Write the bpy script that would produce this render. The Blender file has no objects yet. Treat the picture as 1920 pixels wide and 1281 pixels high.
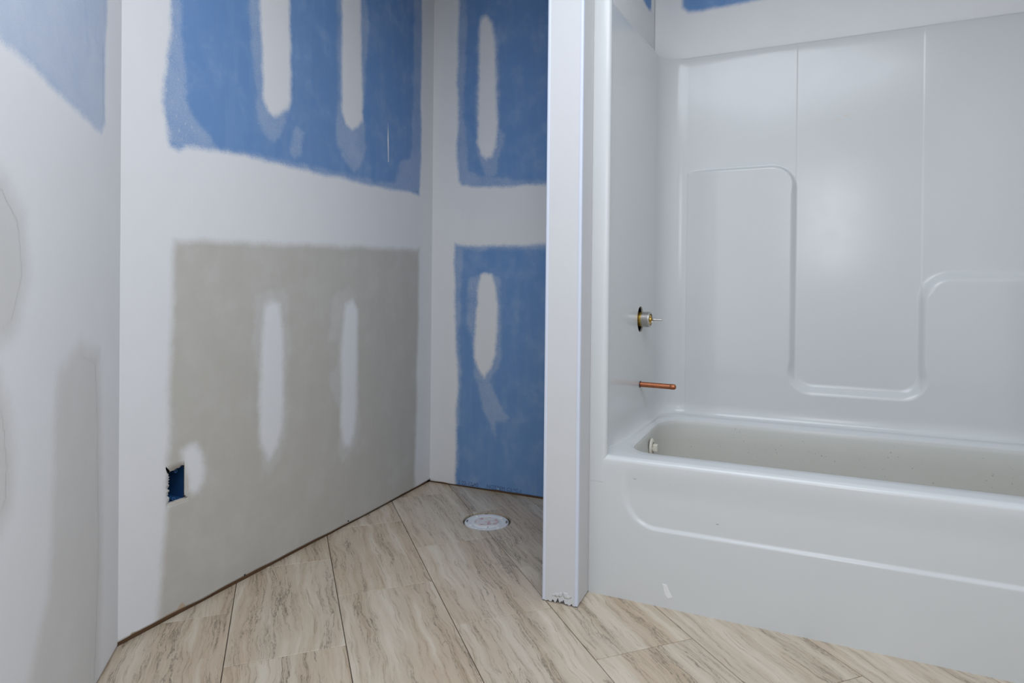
import bpy, bmesh, math, random
import numpy as np
from mathutils import Matrix, Vector

SC = bpy.context.scene
COL = SC.collection
random.seed(4)

# ------------------------------------------------------------------ camera
YAW, PITCH, ROLL = 0.4160, 0.0060, 0.0101
EYE = np.array([0.0, 0.0, 0.9675])
cam_d = bpy.data.cameras.new('camera')
cam = bpy.data.objects.new('camera', cam_d)
COL.objects.link(cam)
F = np.array([-math.sin(YAW) * math.cos(PITCH), math.cos(YAW) * math.cos(PITCH), -math.sin(PITCH)])
R = np.array([math.cos(YAW), math.sin(YAW), 0.0])
U = np.cross(R, F)
R2 = R * math.cos(ROLL) + U * math.sin(ROLL)
U2 = U * math.cos(ROLL) - R * math.sin(ROLL)
M = Matrix.Identity(4)
for i in range(3):
    M[i][0], M[i][1], M[i][2], M[i][3] = R2[i], U2[i], -F[i], EYE[i]
cam.matrix_world = M
cam_d.sensor_width = 36.0
cam_d.lens = 36.0 * 1161.4 / 1920.0
cam_d.shift_y = -(640.5 - 551.15) / 1920.0
cam_d.clip_start = 0.02
SC.camera = cam

# ------------------------------------------------------------------ view, world, lights
SC.view_settings.view_transform = 'Standard'
SC.view_settings.look = 'None'
SC.view_settings.exposure = 0.47
SC.view_settings.gamma = 1.0
SC.view_settings.use_curve_mapping = False

wd = bpy.data.worlds.new('hall_beyond')
SC.world = wd
wd.use_nodes = True
wd.node_tree.nodes['Background'].inputs[0].default_value = (0.90, 0.95, 1.0, 1)
wd.node_tree.nodes['Background'].inputs[1].default_value = 1.0


def area(name, loc, target, sx, sy, power, color, shape='RECTANGLE'):
    d = bpy.data.lights.new(name, 'AREA')
    d.shape = shape
    d.size, d.size_y = sx, sy
    d.energy = power
    d.color = color
    o = bpy.data.objects.new(name, d)
    COL.objects.link(o)
    o.location = loc
    o.rotation_euler = (Vector(target) - Vector(loc)).to_track_quat('-Z', 'Y').to_euler()
    return o


# ceiling lamp of the room, and the photographer's softbox beside the camera
lamp = area('ceiling_light', (-0.12, 0.64, 2.42), (-0.12, 0.64, 0), 1.5, 1.4, 26.0, (0.835, 0.90, 1.0))
lamp.rotation_euler = (0, 0, math.atan2(-0.75011, 0.66131))
area('softbox', (0.32, -0.30, 1.55), (0.15, 2.2, 1.05), 0.45, 0.80, 4.5, (0.95, 0.97, 1.0))

# measured outlines on the walls (metres along the wall, height)
D = {
    'w1_bare_top': [(1.2297, 2.2462), (1.2281, 1.7888), (1.2271, 1.697), (1.208, 1.584), (1.1988, 1.4908), (1.2225, 1.4062), (1.2328, 1.3749), (1.2569, 1.3647), (1.2884, 1.3808), (1.3779, 1.3885), (1.48, 1.3943), (1.7443, 1.3976), (2.1161, 1.4051), (2.478, 1.4231), (2.5523, 1.4213), (2.5637, 1.5931), (2.5619, 1.9788), (2.5649, 2.3656), (2.5665, 3.3927)],
    'w1_stripA': [(1.5496, 2.4592), (1.5594, 1.9317), (1.5729, 1.7402), (1.5801, 1.6039), (1.5981, 1.5709), (1.6199, 1.5603), (1.6492, 1.5772), (1.6817, 1.6047), (1.6993, 1.6417), (1.6982, 1.7437), (1.6942, 1.8766), (1.6878, 1.9872), (1.6793, 2.5456)],
    'w1_hazeA': [(1.5051, 2.4296), (1.5122, 1.9114), (1.5202, 1.7746), (1.5325, 1.6557), (1.5543, 1.5164), (1.58, 1.4903), (1.6039, 1.4741), (1.6305, 1.4691), (1.66, 1.4998), (1.6846, 1.5678), (1.7046, 1.6337), (1.7062, 1.7292), (1.6956, 1.9905), (1.6895, 2.5524)],
    'w1_stripB': [(1.9696, 2.7389), (1.9776, 2.1122), (1.9806, 1.881), (1.9823, 1.6698), (2.0034, 1.6327), (2.0437, 1.6147), (2.0847, 1.6355), (2.1089, 1.6681), (2.1075, 1.7697), (2.0984, 1.9172), (2.0894, 2.1604), (2.0792, 2.8119)],
    'w1_hazeB': [(1.9318, 2.7138), (1.9396, 2.0958), (1.9529, 1.7877), (1.942, 1.5505), (1.979, 1.4996), (2.0289, 1.4558), (2.0596, 1.4419), (2.087, 1.4643), (2.1428, 1.5555), (2.1346, 1.6209), (2.1191, 1.7063), (2.1438, 2.0046), (2.1492, 2.1368), (2.1269, 2.1766), (2.1177, 2.8376)],
    'w1_hazeL': [(1.2297, 2.2462), (1.2331, 1.791), (1.1982, 1.5808), (1.194, 1.4895), (1.216, 1.3865), (1.276, 1.3734), (1.3701, 1.3852), (1.3855, 1.4082), (1.3486, 1.4391), (1.3056, 1.4813), (1.2819, 1.5222), (1.2777, 1.607), (1.2681, 1.7128), (1.2604, 2.2666)],
    'w1_hazeBot': [(1.2498, 1.3817), (1.3777, 1.4065), (1.6409, 1.4195), (1.9799, 1.432), (2.1888, 1.4374), (2.3469, 1.4543), (2.3876, 1.5585), (2.4753, 1.5883), (2.492, 1.9569), (2.4912, 2.8357), (2.5946, 2.8965), (2.596, 1.4041), (2.1162, 1.394), (1.7444, 1.3879), (1.378, 1.377)],
    'w1_hazeS': [(1.7135, 1.5408), (1.7318, 1.553), (1.7754, 1.5364), (1.7599, 1.4549), (1.7226, 1.4281), (1.6987, 1.4614)],
    'w1_bare_low': [(1.2485, 1.1018), (1.3802, 1.1087), (1.7473, 1.1268), (2.193, 1.1451), (2.5568, 1.1593), (2.553, 0.8191), (2.5427, 0.3053), (2.5307, -0.103), (2.3716, -0.1492), (1.1941, -0.1239), (1.2058, 0.0677), (1.2226, 0.2596), (1.2294, 0.4727), (1.235, 0.6254), (1.2366, 0.8717), (1.2385, 1.0718)],
    'w1_stripC': [(1.5905, 0.9085), (1.6215, 0.9208), (1.6562, 0.9073), (1.6722, 0.8166), (1.6763, 0.6654), (1.6733, 0.4772), (1.6513, 0.4104), (1.6149, 0.3782), (1.5956, 0.4012), (1.5764, 0.4329), (1.5727, 0.5693), (1.5778, 0.7676)],
    'w1_hazeC': [(1.5461, 0.9396), (1.609, 0.9613), (1.6758, 0.9578), (1.6966, 0.9294), (1.7139, 0.776), (1.7111, 0.5463), (1.6893, 0.4075), (1.6569, 0.3529), (1.6107, 0.3203), (1.5793, 0.3724), (1.5589, 0.5716), (1.5624, 0.679), (1.539, 0.7387), (1.5319, 0.7801)],
    'w1_stripD': [(2.0128, 0.9052), (2.0529, 0.922), (2.0879, 0.8819), (2.0868, 0.7051), (2.0863, 0.484), (2.074, 0.3649), (2.0472, 0.3246), (2.0136, 0.3322), (1.9896, 0.4146), (1.9942, 0.5635), (1.9891, 0.7137)],
    'w1_hazeD': [(1.9323, 0.9274), (1.9633, 0.9694), (2.0352, 0.9807), (2.0767, 0.9372), (2.0961, 0.793), (2.1068, 0.5252), (2.1193, 0.389), (2.0954, 0.3271), (2.0442, 0.2948), (2.0013, 0.2663), (1.9748, 0.3112), (1.9791, 0.4806), (1.921, 0.5843), (1.9173, 0.6368), (1.9641, 0.6524), (1.9691, 0.7578), (1.9126, 0.7701)],
    'w1_patch': [(1.2758, 0.4802), (1.2953, 0.4915), (1.3208, 0.4937), (1.3415, 0.468), (1.3533, 0.4096), (1.3479, 0.3702), (1.333, 0.3533), (1.3146, 0.3474), (1.2999, 0.3677), (1.296, 0.4086), (1.2832, 0.4405)],
    'w1_scratch': [(2.2881, 1.6287), (2.2913, 1.7098), (2.2974, 1.6308), (2.2997, 1.5318), (2.2948, 1.5309)],
    'w1_torn': [(1.1213, 0.0248), (1.1426, 0.0171), (1.1931, 0.016), (1.2293, 0.0229), (1.2636, 0.0223), (1.281, 0.0363), (1.2918, 0.0187), (1.2707, -0.0031), (1.2096, -0.0028), (1.1615, -0.0162), (1.1155, 0.0002)],
    'w1_box': [(1.2313, 0.4414), (1.2922, 0.4366), (1.2929, 0.3379), (1.2321, 0.338)],
    'w1_screw': [(1.5124, 0.0136), (2.0412, 0.0076), (1.482, 0.0107), (1.9157, 0.013)],
    'w2_bare_top': [(-1.4744, 3.1669), (-1.4778, 2.3872), (-1.4851, 2.2319), (-1.4888, 2.0234), (-1.4811, 1.8657), (-1.4842, 1.6045), (-1.4772, 1.5046), (-1.462, 1.4723), (-1.3566, 1.461), (-1.1875, 1.4563), (-0.9738, 1.4536), (-0.7723, 1.4439), (-0.7894, 2.9729)],
    'w2_stripE': [(-1.3569, 2.2782), (-1.3311, 2.279), (-1.3051, 2.2441), (-1.2871, 2.1496), (-1.2795, 1.9706), (-1.2686, 1.7406), (-1.276, 1.6523), (-1.2953, 1.608), (-1.3265, 1.5977), (-1.3526, 1.6202), (-1.3705, 1.6732), (-1.3681, 1.7245), (-1.3652, 1.9815), (-1.3648, 2.2128)],
    'w2_hazeE': [(-1.3851, 2.216), (-1.3626, 2.2792), (-1.3312, 2.2918), (-1.2939, 2.2524), (-1.2674, 2.1466), (-1.2539, 1.942), (-1.2517, 1.739), (-1.2235, 1.706), (-1.245, 1.637), (-1.2635, 1.537), (-1.2715, 1.4994), (-1.3341, 1.5033), (-1.3491, 1.5686), (-1.3758, 1.635), (-1.3858, 1.7519)],
    'w2_hazeBot': [(-1.4748, 1.5567), (-1.3573, 1.5228), (-1.188, 1.4941), (-0.974, 1.4731), (-0.9734, 1.4194), (-1.4885, 1.4477)],
    'w2_hazeL': [(-1.5222, 3.1805), (-1.4508, 3.1602), (-1.4347, 2.2239), (-1.4485, 1.8621), (-1.4221, 1.5998), (-1.415, 1.4825), (-1.5039, 1.4879)],
    'w2_hazeT': [(-1.4923, 3.172), (-0.8388, 2.9868), (-0.8302, 2.2232), (-1.0068, 2.0825), (-1.0325, 2.0372), (-1.127, 2.1501), (-1.2511, 2.1947), (-1.3661, 2.3286), (-1.4524, 2.2267)],
    'w2_bare_low': [(-1.4947, 1.1961), (-1.4411, 1.182), (-1.1846, 1.1845), (-0.7693, 1.1806), (-0.7548, -0.1113), (-1.4774, -0.1275), (-1.4788, -0.0014), (-1.476, 0.2935), (-1.4729, 0.5563), (-1.4907, 0.818), (-1.4965, 1.0806)],
    'w2_stripF': [(-1.3463, 1.0411), (-1.3177, 1.0488), (-1.292, 1.041), (-1.2716, 0.9901), (-1.2591, 0.8756), (-1.2608, 0.7737), (-1.268, 0.6637), (-1.2928, 0.5933), (-1.3237, 0.5478), (-1.3558, 0.5896), (-1.3766, 0.6401), (-1.3774, 0.71), (-1.3699, 0.8215), (-1.362, 0.8966), (-1.36, 0.9766)],
    'w2_hazeF': [(-1.4129, 1.023), (-1.3406, 1.0514), (-1.2807, 1.0487), (-1.2411, 1.0232), (-1.2361, 0.8253), (-1.2338, 0.6172), (-1.2753, 0.5561), (-1.3146, 0.5047), (-1.3551, 0.525), (-1.3845, 0.5619), (-1.3888, 0.6913), (-1.4192, 0.794), (-1.4265, 0.924)],
    'w2_hazeTail': [(-1.3667, 0.532), (-1.2891, 0.5219), (-1.2372, 0.4187), (-1.1893, 0.3596), (-1.2167, 0.3317), (-1.2589, 0.3404), (-1.2577, 0.2384), (-1.2868, 0.3121), (-1.3394, 0.4101)],
    'w2_hazeTop': [(-1.5069, 1.2122), (-0.7695, 1.1996), (-0.769, 1.1568), (-1.4408, 1.1585), (-1.4512, 1.0281), (-1.4603, 0.7666), (-1.4461, 0.558), (-1.4611, 0.2949), (-1.4591, 0.1116), (-1.4941, 0.0282)],
    'w2_screw': [(-1.3785, 0.0098), (-1.2441, 0.0182)],
    'w2_text': [(-1.4581, 0.0172), (-1.3467, 0.0194), (-1.3008, 0.0231), (-1.1498, 0.0212), (-1.3989, 0.0018), (-1.0418, 0.0141)],
    'w0_bare_top': [(1.0908, 1.464), (0.6601, 1.3693), (0.5398, 1.3674), (0.3598, 1.3502), (0.1556, 1.3372), (0.1244, 1.3709), (0.1316, 1.539), (0.1179, 1.6757), (0.1172, 2.0704)],
    'w0_hazeTop': [(1.0908, 1.464), (0.6602, 1.3745), (0.5399, 1.3732), (0.3599, 1.3569), (0.1554, 1.3243), (0.1162, 1.373), (0.1195, 1.5434), (0.2502, 1.4962), (0.3056, 1.825)],
    'w0_grayA': [(0.4139, 0.7897), (0.2898, 0.8445), (0.1615, 0.8082), (0.1385, 0.6227), (0.1296, 0.357), (0.1547, 0.002), (0.1534, -0.2861), (0.5894, 0.1536), (0.5216, 0.2556), (0.4604, 0.3563), (0.4415, 0.4749), (0.4332, 0.6321)],
    'w0_grayB': [(0.8128, 1.1807), (0.6395, 1.1505), (0.5692, 1.0961), (0.5462, 0.9821), (0.5876, 0.8876), (0.6173, 0.8713), (0.8101, 0.8416)],
    'w0_grayC': [(0.6544, 0.8212), (0.6161, 0.7612), (0.5952, 0.664), (0.6043, 0.5829), (0.6516, 0.5544), (0.834, 0.5863), (0.8362, 0.8818)],
    'w3_bare': [(-0.4101, 2.1492), (-0.384, 2.127), (-0.3413, 2.124), (-0.1067, 2.1279), (0.2184, 2.1493), (0.7025, 2.0921), (0.6972, 2.5317), (-0.4181, 2.8477)],
    'ap_smear': [(-0.3335, 0.0711), (-0.3222, 0.0701), (-0.314, 0.0521), (-0.3058, 0.0375), (-0.3185, 0.0316), (-0.3283, 0.0426)],
    'ap_dots': [(-0.3176, 0.3743), (-0.424, 0.3813), (-0.177, 0.2782), (0.2879, 0.3469)],
    'bk_stain': [(0.1384, 1.6153), (0.1616, 1.6291), (0.1882, 1.6404), (0.2163, 1.6554), (0.2183, 1.6313), (0.192, 1.62), (0.1529, 1.6058)],
}

# ------------------------------------------------------------------ object helpers
def link(name, me, mat=None, parent=None, smooth=False):
    o = bpy.data.objects.new(name, me)
    COL.objects.link(o)
    if mat is not None:
        me.materials.append(mat)
    if parent is not None:
        o.parent = parent
    if smooth:
        me.polygons.foreach_set('use_smooth', [True] * len(me.polygons))
    return o


def struct(o):
    o['kind'] = 'structure'
    return o


def empty(name, loc, label, cat):
    o = bpy.data.objects.new(name, None)
    COL.objects.link(o)
    o.location = loc
    o.empty_display_size = 0.05
    o['label'] = label
    o['category'] = cat
    return o


def mesh_np(name, V, Q, attrs=None):
    """V (n,3), Q (m,4) quads, attrs {name: (n,)}"""
    me = bpy.data.meshes.new(name)
    V = np.asarray(V, dtype=np.float32)
    Q = np.asarray(Q, dtype=np.int32)
    k = Q.shape[1]
    me.vertices.add(len(V))
    me.vertices.foreach_set('co', V.ravel())
    me.loops.add(Q.size)
    me.loops.foreach_set('vertex_index', Q.ravel())
    me.polygons.add(len(Q))
    me.polygons.foreach_set('loop_start', np.arange(0, Q.size, k, dtype=np.int32))
    me.update(calc_edges=True)
    for nm, a in (attrs or {}).items():
        at = me.attributes.new(nm, 'FLOAT', 'POINT')
        at.data.foreach_set('value', np.asarray(a, dtype=np.float32))
    return me


def bm_mesh(name, bm):
    me = bpy.data.meshes.new(name)
    bmesh.ops.recalc_face_normals(bm, faces=bm.faces)
    bm.to_mesh(me)
    bm.free()
    return me


def add_box(bm, lo, hi, bevel=0.0):
    c = [(a + b) / 2 for a, b in zip(lo, hi)]
    s = [(b - a) for a, b in zip(lo, hi)]
    r = bmesh.ops.create_cube(bm, size=1.0, matrix=Matrix.Translation(c) @ Matrix.Diagonal((*s, 1)))
    if bevel:
        es = {e for v in r['verts'] for e in v.link_edges}
        bmesh.ops.bevel(bm, geom=list(es), offset=bevel, segments=2, affect='EDGES', profile=0.5)


def lathe(bm, prof, axis_m, n=32, closed=False):
    """prof: list of (r, h); axis_m: matrix placing local z as the axis"""
    rings = []
    for r, hh in prof:
        if r < 1e-6:
            rings.append([bm.verts.new(axis_m @ Vector((0, 0, hh)))])
        else:
            rings.append([bm.verts.new(axis_m @ Vector((r * math.cos(2 * math.pi * i / n), r * math.sin(2 * math.pi * i / n), hh))) for i in range(n)])
    for a, b in zip(rings, rings[1:]):
        for i in range(n):
            j = (i + 1) % n
            f = [a[i % len(a)], a[j % len(a)], b[j % len(b)], b[i % len(b)]]
            g = []
            for v in f:
                if v not in g:
                    g.append(v)
            if len(g) > 2:
                bm.faces.new(g)


# ------------------------------------------------------------------ 2D fields
def sd_poly(pts, A, B):
    """signed distance to a polygon, positive inside"""
    pts = np.array(pts)
    best = np.full(A.shape, 1e9)
    ins = np.zeros(A.shape, bool)
    n = len(pts)
    for i in range(n):
        ax, ay = pts[i]
        bx, by = pts[(i + 1) % n]
        ex, ey = bx - ax, by - ay
        L = ex * ex + ey * ey + 1e-12
        t = np.clip(((A - ax) * ex + (B - ay) * ey) / L, 0, 1)
        best = np.minimum(best, (A - ax - t * ex) ** 2 + (B - ay - t * ey) ** 2)
        c = ((ay > B) != (by > B)) & (A < (bx - ax) * (B - ay) / (by - ay + 1e-12) + ax)
        ins ^= c
    d = np.sqrt(best)
    return np.where(ins, d, -d)


def vnoise(A, B, s, seed):
    rng = np.random.RandomState(seed)
    T = rng.rand(256, 256)
    x, y = A * s + 500, B * s + 500
    i, j = np.floor(x).astype(int), np.floor(y).astype(int)
    fx, fy = x - i, y - j
    fx, fy = fx * fx * (3 - 2 * fx), fy * fy * (3 - 2 * fy)
    g = lambda a, b: T[a % 256, b % 256]
    return (g(i, j) * (1 - fx) + g(i + 1, j) * fx) * (1 - fy) + (g(i, j + 1) * (1 - fx) + g(i + 1, j + 1) * fx) * fy - 0.5


def sstep(a, b, x):
    t = np.clip((x - a) / (b - a), 0, 1)
    return t * t * (3 - 2 * t)


# ------------------------------------------------------------------ materials
def new_mat(name):
    m = bpy.data.materials.new(name)
    m.use_nodes = True
    nt = m.node_tree
    return m, nt, nt.nodes['Principled BSDF']


class NT:
    def __init__(self, nt):
        self.nt = nt

    def _in(self, sock, v):
        if hasattr(v, 'is_output'):
            self.nt.links.new(v, sock)
        elif isinstance(v, (tuple, list)) and len(v) == 3 and len(sock.default_value) == 4:
            sock.default_value = (*v, 1)
        else:
            sock.default_value = v

    def math(self, op, a, b=None, c=None, clamp=False):
        n = self.nt.nodes.new('ShaderNodeMath')
        n.operation = op
        n.use_clamp = clamp
        for i, v in enumerate((a, b, c)):
            if v is not None:
                self._in(n.inputs[i], v)
        return n.outputs[0]

    def rng(self, v, a, b, c=0.0, d=1.0, smooth=True):
        n = self.nt.nodes.new('ShaderNodeMapRange')
        n.interpolation_type = 'SMOOTHSTEP' if smooth else 'LINEAR'
        for i, x in enumerate((v, a, b, c, d)):
            self._in(n.inputs[i], x)
        return n.outputs[0]

    def mix(self, f, a, b, mode='MIX'):
        n = self.nt.nodes.new('ShaderNodeMix')
        n.data_type = 'RGBA'
        n.blend_type = mode
        self._in(n.inputs[0], f)
        self._in(n.inputs[6], a)
        self._in(n.inputs[7], b)
        return n.outputs[2]

    def attr(self, name):
        n = self.nt.nodes.new('ShaderNodeAttribute')
        n.attribute_name = name
        return n.outputs['Fac']

    def coord(self, scale=(1, 1, 1), kind='Object', offset=None, rot=(0, 0, 0)):
        n = self.nt.nodes.new('ShaderNodeTexCoord')
        m = self.nt.nodes.new('ShaderNodeMapping')
        m.inputs['Scale'].default_value = scale
        m.inputs['Rotation'].default_value = rot
        self.nt.links.new(n.outputs[kind], m.inputs[0])
        if offset is not None:
            self.nt.links.new(offset, m.inputs['Location'])
        return m.outputs[0]

    def noise(self, vec, scale, detail=3.0, rough=0.5, dist=0.0, color=False):
        n = self.nt.nodes.new('ShaderNodeTexNoise')
        self.nt.links.new(vec, n.inputs['Vector'])
        n.inputs['Scale'].default_value = scale
        n.inputs['Detail'].default_value = detail
        n.inputs['Roughness'].default_value = rough
        n.inputs['Distortion'].default_value = dist
        return n.outputs['Color' if color else 'Fac']

    def bump(self, hgt, strength, dist=0.001):
        n = self.nt.nodes.new('ShaderNodeBump')
        n.inputs['Strength'].default_value = strength
        n.inputs['Distance'].default_value = dist
        self.nt.links.new(hgt, n.inputs['Height'])
        return n.outputs[0]


MUD = (0.74, 0.735, 0.73)
BLUE = (0.085, 0.225, 0.50)
GRAY = (0.47, 0.45, 0.41)


def make_drywall():
    m, nt, bs = new_mat('taped_drywall')
    g = NT(nt)
    P = g.coord()
    Pv = g.coord((1, 1, 0.16))
    n_edge = g.noise(P, 38, 4, 0.6)
    n_grain = g.noise(P, 420, 2, 0.6)
    n_mid = g.noise(P, 9, 4, 0.6)
    n_streak = g.noise(Pv, 22, 3, 0.55)
    mud, haze, board, torn, spk, thin = (g.attr(k) for k in ('mud', 'haze', 'board', 'torn', 'speck', 'thin'))
    isb = g.rng(board, 0.4, 0.6)
    wob = g.math('MULTIPLY_ADD', n_edge, 0.014, -0.007)
    grn = g.math('MULTIPLY_ADD', n_grain, 0.020, -0.010)
    e = g.math('ADD', mud, g.math('ADD', wob, grn))
    # compound feathers out: wide on the grey board, tighter on the blue
    mm = g.rng(e, g.rng(isb, 0, 1, -0.020, -0.015, False), g.rng(isb, 0, 1, 0.018, 0.010, False))
    hz = g.math('ADD', haze, g.math('ADD', wob, grn))
    hz = g.math('ADD', hz, g.math('MULTIPLY_ADD', n_mid, 0.036, -0.018))
    hm = g.rng(hz, -0.013, 0.017)
    # sanded residue: grainy and partly transparent
    hm = g.math('MULTIPLY', hm, g.rng(g.math('ADD', g.math('MULTIPLY', n_grain, 0.7), g.math('MULTIPLY', n_mid, 0.5)), 0.30, 0.85, 0.10, 0.55))
    dust = g.rng(n_streak, 0.40, 0.75, 0.0, 0.07)
    dust2 = g.rng(n_mid, 0.46, 0.74, 0.0, 0.14)
    fl = g.noise(g.coord((1, 1, 0.45)), 95, 3, 0.65)
    fleck = g.math('MULTIPLY', g.rng(fl, 0.55, 0.70), g.rng(spk, -0.01, 0.03, 0.0, 0.75))
    fl2 = g.rng(g.noise(g.coord((1, 1, 0.55)), 60, 3, 0.7), 0.735, 0.80, 0.0, 0.45)
    f = g.math('MAXIMUM', g.math('MAXIMUM', hm, g.math('ADD', dust, dust2)), g.math('MAXIMUM', fleck, fl2))
    blue = g.mix(n_mid, (0.140, 0.272, 0.52), (0.170, 0.312, 0.565))
    gray = g.mix(n_mid, (0.490, 0.468, 0.422), (0.555, 0.532, 0.485))
    base = g.mix(isb, gray, blue)
    resid = g.mix(isb, (0.66, 0.66, 0.65), (0.55, 0.60, 0.68))
    base = g.mix(f, base, resid)
    mudc = g.mix(n_mid, (0.745, 0.745, 0.75), (0.785, 0.785, 0.79))
    base = g.mix(thin, base, mudc)
    c = g.mix(mm, base, mudc)
    c = g.mix(g.rng(g.math('ADD', torn, wob), -0.002, 0.004), c, (0.48, 0.38, 0.27))
    nt.links.new(c, bs.inputs['Base Color'])
    bs.inputs['Roughness'].default_value = 0.75
    bs.inputs['Specular IOR Level'].default_value = 0.25
    hgt = g.math('ADD', g.math('MULTIPLY', n_grain, 0.25), g.math('MULTIPLY', mm, 0.5))
    nt.links.new(g.bump(hgt, 0.2, 0.0006), bs.inputs['Normal'])
    return m


def make_plain(name, col, rough=0.6, noise=0.05, scale=20, metal=0.0, spec=0.5, bump=0.0):
    m, nt, bs = new_mat(name)
    g = NT(nt)
    n = g.noise(g.coord(), scale, 4, 0.6)
    a = tuple(max(0, c * (1 - noise)) for c in col)
    b = tuple(min(1, c * (1 + noise)) for c in col)
    nt.links.new(g.mix(n, a, b), bs.inputs['Base Color'])
    bs.inputs['Roughness'].default_value = rough
    bs.inputs['Metallic'].default_value = metal
    bs.inputs['Specular IOR Level'].default_value = spec
    if bump:
        nt.links.new(g.bump(n, bump, 0.001), bs.inputs['Normal'])
    return m


def make_gelcoat():
    m, nt, bs = new_mat('white_gelcoat')
    g = NT(nt)
    P = g.coord()
    n1 = g.noise(P, 3, 3)
    c = g.mix(n1, (0.63, 0.645, 0.645), (0.655, 0.67, 0.67))
    st = g.attr('stain')
    nn = g.noise(P, 90, 4, 0.6)
    c = g.mix(g.math('MULTIPLY', g.rng(st, 0.001, 0.012), g.rng(nn, 0.44, 0.58, 0.0, 0.5)), c, (0.72, 0.52, 0.26))
    sc = g.attr('scuff')
    c = g.mix(g.rng(sc, -0.0006, 0.0006, 0.0, 0.8), c, (0.25, 0.25, 0.25))
    nt.links.new(c, bs.inputs['Base Color'])
    n2 = g.noise(P, 14, 4, 0.6)
    nt.links.new(g.rng(n2, 0.3, 0.75, 0.17, 0.22), bs.inputs['Roughness'])
    bs.inputs['Specular IOR Level'].default_value = 0.42
    n3 = g.noise(P, 7, 2)
    nt.links.new(g.bump(n3, 0.03, 0.004), bs.inputs['Normal'])
    return m


def make_basin():
    m, nt, bs = new_mat('dusty_shaded_gelcoat')
    g = NT(nt)
    P = g.coord()
    d = g.attr('dirt_shade')
    v = nt.nodes.new('ShaderNodeTexVoronoi')
    v.inputs['Scale'].default_value = 60
    nt.links.new(P, v.inputs['Vector'])
    patch = g.noise(P, 9, 3)
    sz = g.math('MULTIPLY', g.noise(P, 30, 2), 0.34)
    dot = g.math('LESS_THAN', v.outputs['Distance'], g.math('MULTIPLY', g.math('SUBTRACT', sz, 0.06), g.rng(patch, 0.36, 0.56)))
    fine = g.noise(P, 260, 2, 0.7)
    c = g.mix(g.noise(P, 4, 3), (0.525, 0.515, 0.465), (0.575, 0.565, 0.515))  # darker beige holds both grime and the recess's shade, painted in
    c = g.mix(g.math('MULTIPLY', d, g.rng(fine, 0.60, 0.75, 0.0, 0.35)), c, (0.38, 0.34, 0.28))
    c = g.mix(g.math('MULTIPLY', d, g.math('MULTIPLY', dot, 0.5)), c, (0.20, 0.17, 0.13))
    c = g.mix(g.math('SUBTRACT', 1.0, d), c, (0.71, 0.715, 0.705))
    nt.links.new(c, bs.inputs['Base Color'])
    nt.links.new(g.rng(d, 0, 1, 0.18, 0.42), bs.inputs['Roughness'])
    return m


def make_tile():
    m, nt, bs = new_mat('travertine_tile')
    g = NT(nt)
    oi = nt.nodes.new('ShaderNodeObjectInfo')
    cx = nt.nodes.new('ShaderNodeCombineXYZ')
    nt.links.new(g.math('MULTIPLY', oi.outputs['Random'], 37.0), cx.inputs[0])
    nt.links.new(g.math('MULTIPLY', oi.outputs['Random'], 91.0), cx.inputs[1])
    off = cx.outputs[0]
    P = g.coord((0.40, 6.0, 1), offset=off)
    warp = g.noise(g.coord((2.2, 2.6, 1), offset=off), 2.6, 3, 0.55, color=True)
    vm = nt.nodes.new('ShaderNodeVectorMath')
    vm.operation = 'MULTIPLY_ADD'
    nt.links.new(warp, vm.inputs[0])
    vm.inputs[1].default_value = (0.08, 0.30, 0)
    nt.links.new(P, vm.inputs[2])
    V = vm.outputs[0]
    broad = g.noise(V, 1.1, 2, 0.5)
    band = g.noise(V, 2.7, 4, 0.60, 0.2)
    fine = g.noise(V, 7.0, 5, 0.70, 0.35)
    hair = g.noise(V, 14.0, 5, 0.72, 0.2)
    grit = g.noise(g.coord((1, 2.2, 1), offset=off), 80, 4, 0.65)
    c = g.mix(g.rng(broad, 0.38, 0.62), (0.523, 0.416, 0.304), (0.556, 0.474, 0.370))
    c = g.mix(g.rng(band, 0.50, 0.66, 0.0, 0.85), c, (0.633, 0.561, 0.453))
    c = g.mix(g.rng(band, 0.46, 0.34, 0.0, 0.55), c, (0.406, 0.308, 0.208))
    c = g.mix(g.rng(hair, 0.48, 0.34, 0.0, 0.60), c, (0.314, 0.232, 0.154))
    c = g.mix(g.rng(hair, 0.54, 0.68, 0.0, 0.35), c, (0.676, 0.600, 0.489))
    vein = g.math('ABSOLUTE', g.math('SUBTRACT', fine, 0.485))
    vm2 = g.math('MULTIPLY', g.rng(vein, 0.034, 0.004), g.rng(band, 0.54, 0.42))
    vm2 = g.math('MULTIPLY', vm2, g.rng(grit, 0.36, 0.56, 0.25, 1.0))
    c = g.mix(g.math('MULTIPLY', vm2, 0.85), c, (0.165, 0.135, 0.100))
    c = g.mix(g.rng(grit, 0.58, 0.70, 0.0, 0.10), c, (0.369, 0.287, 0.208))
    nt.links.new(c, bs.inputs['Base Color'])
    nt.links.new(g.rng(grit, 0.3, 0.7, 0.28, 0.42), bs.inputs['Roughness'])
    bs.inputs['Specular IOR Level'].default_value = 0.45
    nt.links.new(g.bump(fine, 0.06, 0.002), bs.inputs['Normal'])
    return m


def make_wood():
    m, nt, bs = new_mat('sole_plate_wood')
    g = NT(nt)
    n = g.noise(g.coord((3, 3, 60)), 4, 4)
    nt.links.new(g.mix(n, (0.16, 0.085, 0.04), (0.34, 0.20, 0.11)), bs.inputs['Base Color'])
    bs.inputs['Roughness'].default_value = 0.8
    return m


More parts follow.
